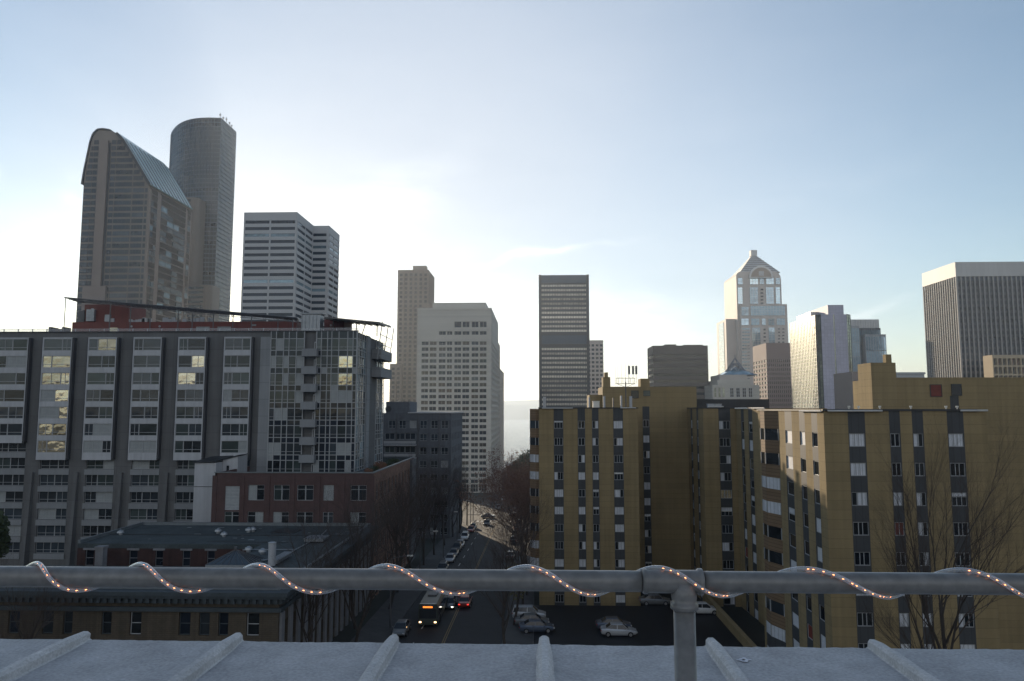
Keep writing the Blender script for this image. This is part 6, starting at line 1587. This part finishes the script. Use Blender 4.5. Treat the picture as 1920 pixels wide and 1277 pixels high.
# ---------------------------------------------------------------- street lamps and poles
def lamp():
    r = thing('street_lamp', 'street lamp with a long arm on the left pavement, nearest of the row', 'street lamp', (-18.9, 120, g(120)+.15), 'street lamps on the left pavement')
    m_ = MB(); m_.tube([(0, 0, 0), (0, 0, 8.2), (.3, 0, 8.8), (2.2, 0, 9.1)], [.11, .08, .06, .045], 8); part(r, 'pole', m_, M['steel'], world=False)
    m_ = MB(); m_.box(2.1, 2.85, -.16, .16, 9.0, 9.16); part(r, 'lamp_head', m_, M['gutter'], world=False)
    return r
l0 = lamp()
for (Y, o) in ((96, 'closest to the viewer'), (150, 'second nearest of the far ones'), (176, 'beside the blue-grey apartments'), (212, 'just before the crossing'), (250, 'beyond the crossing')): copy_thing(l0, (-18.9, Y, g(Y)+.15), 0, 'street lamp with a long arm on the left pavement, '+o)
l2 = copy_thing(l0, (-3.7, 268, g(268)+.15), math.pi, 'tall street lamp on the right pavement beyond the crossing'); l2['group'] = 'street lamps on the right pavement'
def pole():
    r = thing('utility_pole', 'dark utility pole with cross-arm before the crossing, nearer of two', 'utility pole', (-19.6, 188, g(188)), 'utility poles on the left pavement')
    m_ = MB(); m_.tube([(0, 0, 0), (.05, 0, 11.2)], [.19, .13], 8); part(r, 'mast', m_, M['bark'], world=False)
    m_ = MB(); m_.box(-1.3, 1.3, -.07, .07, 10.1, 10.25); m_.box(-.9, .9, -.07, .07, 9.2, 9.32); part(r, 'cross_arm', m_, M['bark'], world=False)
    m_ = MB(); m_.cyl(.45, 0, 7.6, 8.5, .24, 10); part(r, 'transformer', m_, M['galv'], world=False)
    return r
p0 = pole(); copy_thing(p0, (-19.4, 206, g(206)), .2, 'dark utility pole with cross-arm nearest the crossing, farther of two')
def wires():
    m_ = MB()
    for dx in (-1.2, 1.2, .8):
        for a, b2 in (((-19.6+dx, 188, g(188)+10.3), (-19.4+dx, 206, g(206)+10.3)), ((-19.4+dx, 206, g(206)+10.3), (-19.5+dx, 300, g(300)+9.5))):
            a, b2 = Vector(a), Vector(b2); m_.tube([a.lerp(b2, i/8)-Vector((0, 0, 1.2*(i/8)*(1-i/8)*4*.5)) for i in range(9)], .03, 3)
    single('overhead_wires', m_, M['coping'], 'overhead wires strung along the left pavement towards the water', 'wires')
wires()
def signal():
    r = thing('traffic_signal', 'traffic signal mast arm reaching over the sunlit crossing', 'traffic light', (SX0-.6, 219, g(219)+.15))
    m_ = MB(); m_.tube([(0, 0, 0), (0, 0, 6), (.2, 0, 6.3), (6, 0, 6.6)], [.12, .1, .08, .05], 8); part(r, 'mast', m_, M['steel'], world=False)
    for x in (3, 5.7): m_ = MB(); m_.box(x-.17, x+.17, -.15, .15, 5.5, 6.5); [m_.cyl(x, -.18, 5.62+.3*k, 5.8+.3*k, .1, 8) for k in range(3)]; part(r, 'signal_head', m_, M['framedark'], world=False)
signal()

# ---------------------------------------------------------------- foot of the street: small buildings, pier, boats
def low(name, label, p0, p1, pt, Y, dep, m_, floors, cols):
    b = B(name, label, 'building', P(p0, 890, Y).x, P(p1, 890, Y).x, Y, Y+dep, ZZ(pt, Y, p0), m_, depth=.2); w = (b.x1-b.x0)/cols
    for i in range(floors):
        for k in range(cols): b.w('f', (w*(k+.25), b.H-2.6-3.4*i, w*(k+.75), b.H-1.0-3.4*i), G['dark'])
    mb = MB(); mb.box(b.x0-.2, b.x1+.2, Y-.2, Y+dep, b.zt+.002, b.zt+.4); r = b.done(); part(r, 'coping', mb, M['t_stone'])
low('red_brick_building', 'small red brick building at the foot of the street', 949, 964.5, 873, 540, 20, M['t_redbrick'], 4, 3)
low('tan_small_building', 'narrow tan building beside the red brick one at the foot of the street', 965, 974, 879, 560, 20, M['t_stone'], 4, 2)
low('grey_small_building', 'low dark grey building left of the red brick one', 941, 948.5, 884, 520, 20, M['bluegrey'], 4, 2)
def boats():
    r = thing('ferry_boat', 'white ferry with mast moored off the foot of the street', 'boat', P(967, 868, 1180)); r.location.z = -90
    c = r.location; L = 17; m_ = MB(); m_.prism([(c.x-L, c.y), (c.x-L+3, c.y-4), (c.x+L-4, c.y-4), (c.x+L, c.y), (c.x+L-4, c.y+4), (c.x-L+3, c.y+4)], -91, -87.5); part(r, 'hull', m_, M['white'])
    m_ = MB(); m_.box(c.x-L+4, c.x+L-6, c.y-3, c.y+3, -87.49, -84.6); m_.box(c.x-6, c.x+7, c.y-2.5, c.y+2.5, -84.59, -82.2); part(r, 'cabin', m_, M['white'])
    m_ = MB(); m_.cyl(c.x, c.y, -82.2, -74, .35, 6); m_.tube([(c.x, c.y, -76), (c.x+9, c.y, -84)], .2, 4); part(r, 'mast', m_, M['steel'])
    m_ = MB(); m_.box(c.x-L+4.5, c.x+L-6.5, c.y-3.06, c.y-3.01, -86.3, -85.4); part(r, 'cabin_windows', m_, G['dark'])
    src = thing('moored_boat', 'small white moored boat left of the ferry', 'boat', (P(950, 862, 1230).x, 1230, -90), 'small boats moored near the ferry')
    m_ = MB(); m_.prism([(-7, 0), (-5, -2), (4, -2), (7, 0), (4, 2), (-5, 2)], -.8, 1.4); part(src, 'hull', m_, M['steel'], world=False); m_ = MB(); m_.box(-4, 2, -1.5, 1.5, 1.41, 3.6); part(src, 'cabin', m_, M['white'], world=False)
    for (px, Y, o) in ((953, 1130, 'low white moored boat nearest the quay, left'), (972, 1120, 'white moored boat nearest the quay, right'), (981, 1160, 'white moored boat at the right, beside the trees'), (962, 1150, 'white moored boat just in front of the ferry'), (975, 1250, 'small moored boat farthest out, right of the ferry')): copy_thing(src, (P(px, 866, Y).x, Y, -90), random.uniform(-.3, .3), o)
    m_ = MB()
    for (px0, px1, Y) in ((944, 962, 1060), (966, 990, 1050)): m_.box(P(px0, 870, Y).x, P(px1, 870, Y).x, Y, Y+10, -91, -88.2)
    single('pier', m_, M['stone'], 'low timber piers at the waterfront in front of the boats', 'pier', loc=(P(965, 870, 1050).x, 1050, -90))
boats()

# ---------------------------------------------------------------- air
hm = bpy.data.materials.new('haze'); hm.use_nodes = True; t = hm.node_tree; t.nodes.clear()
o = N(t, 'ShaderNodeOutputMaterial'); pv = N(t, 'ShaderNodeVolumePrincipled'); pv.inputs['Color'].default_value = (.74, .86, 1, 1); pv.inputs['Density'].default_value = .00018; pv.inputs['Anisotropy'].default_value = .45
t.links.new(pv.outputs[0], o.inputs['Volume'])
mb = MB(); mb.box(-12500, 12500, -4500, 10000, -97, 240)
single('haze', mb, hm, kind='stuff')
print('objects', len(bpy.data.objects))
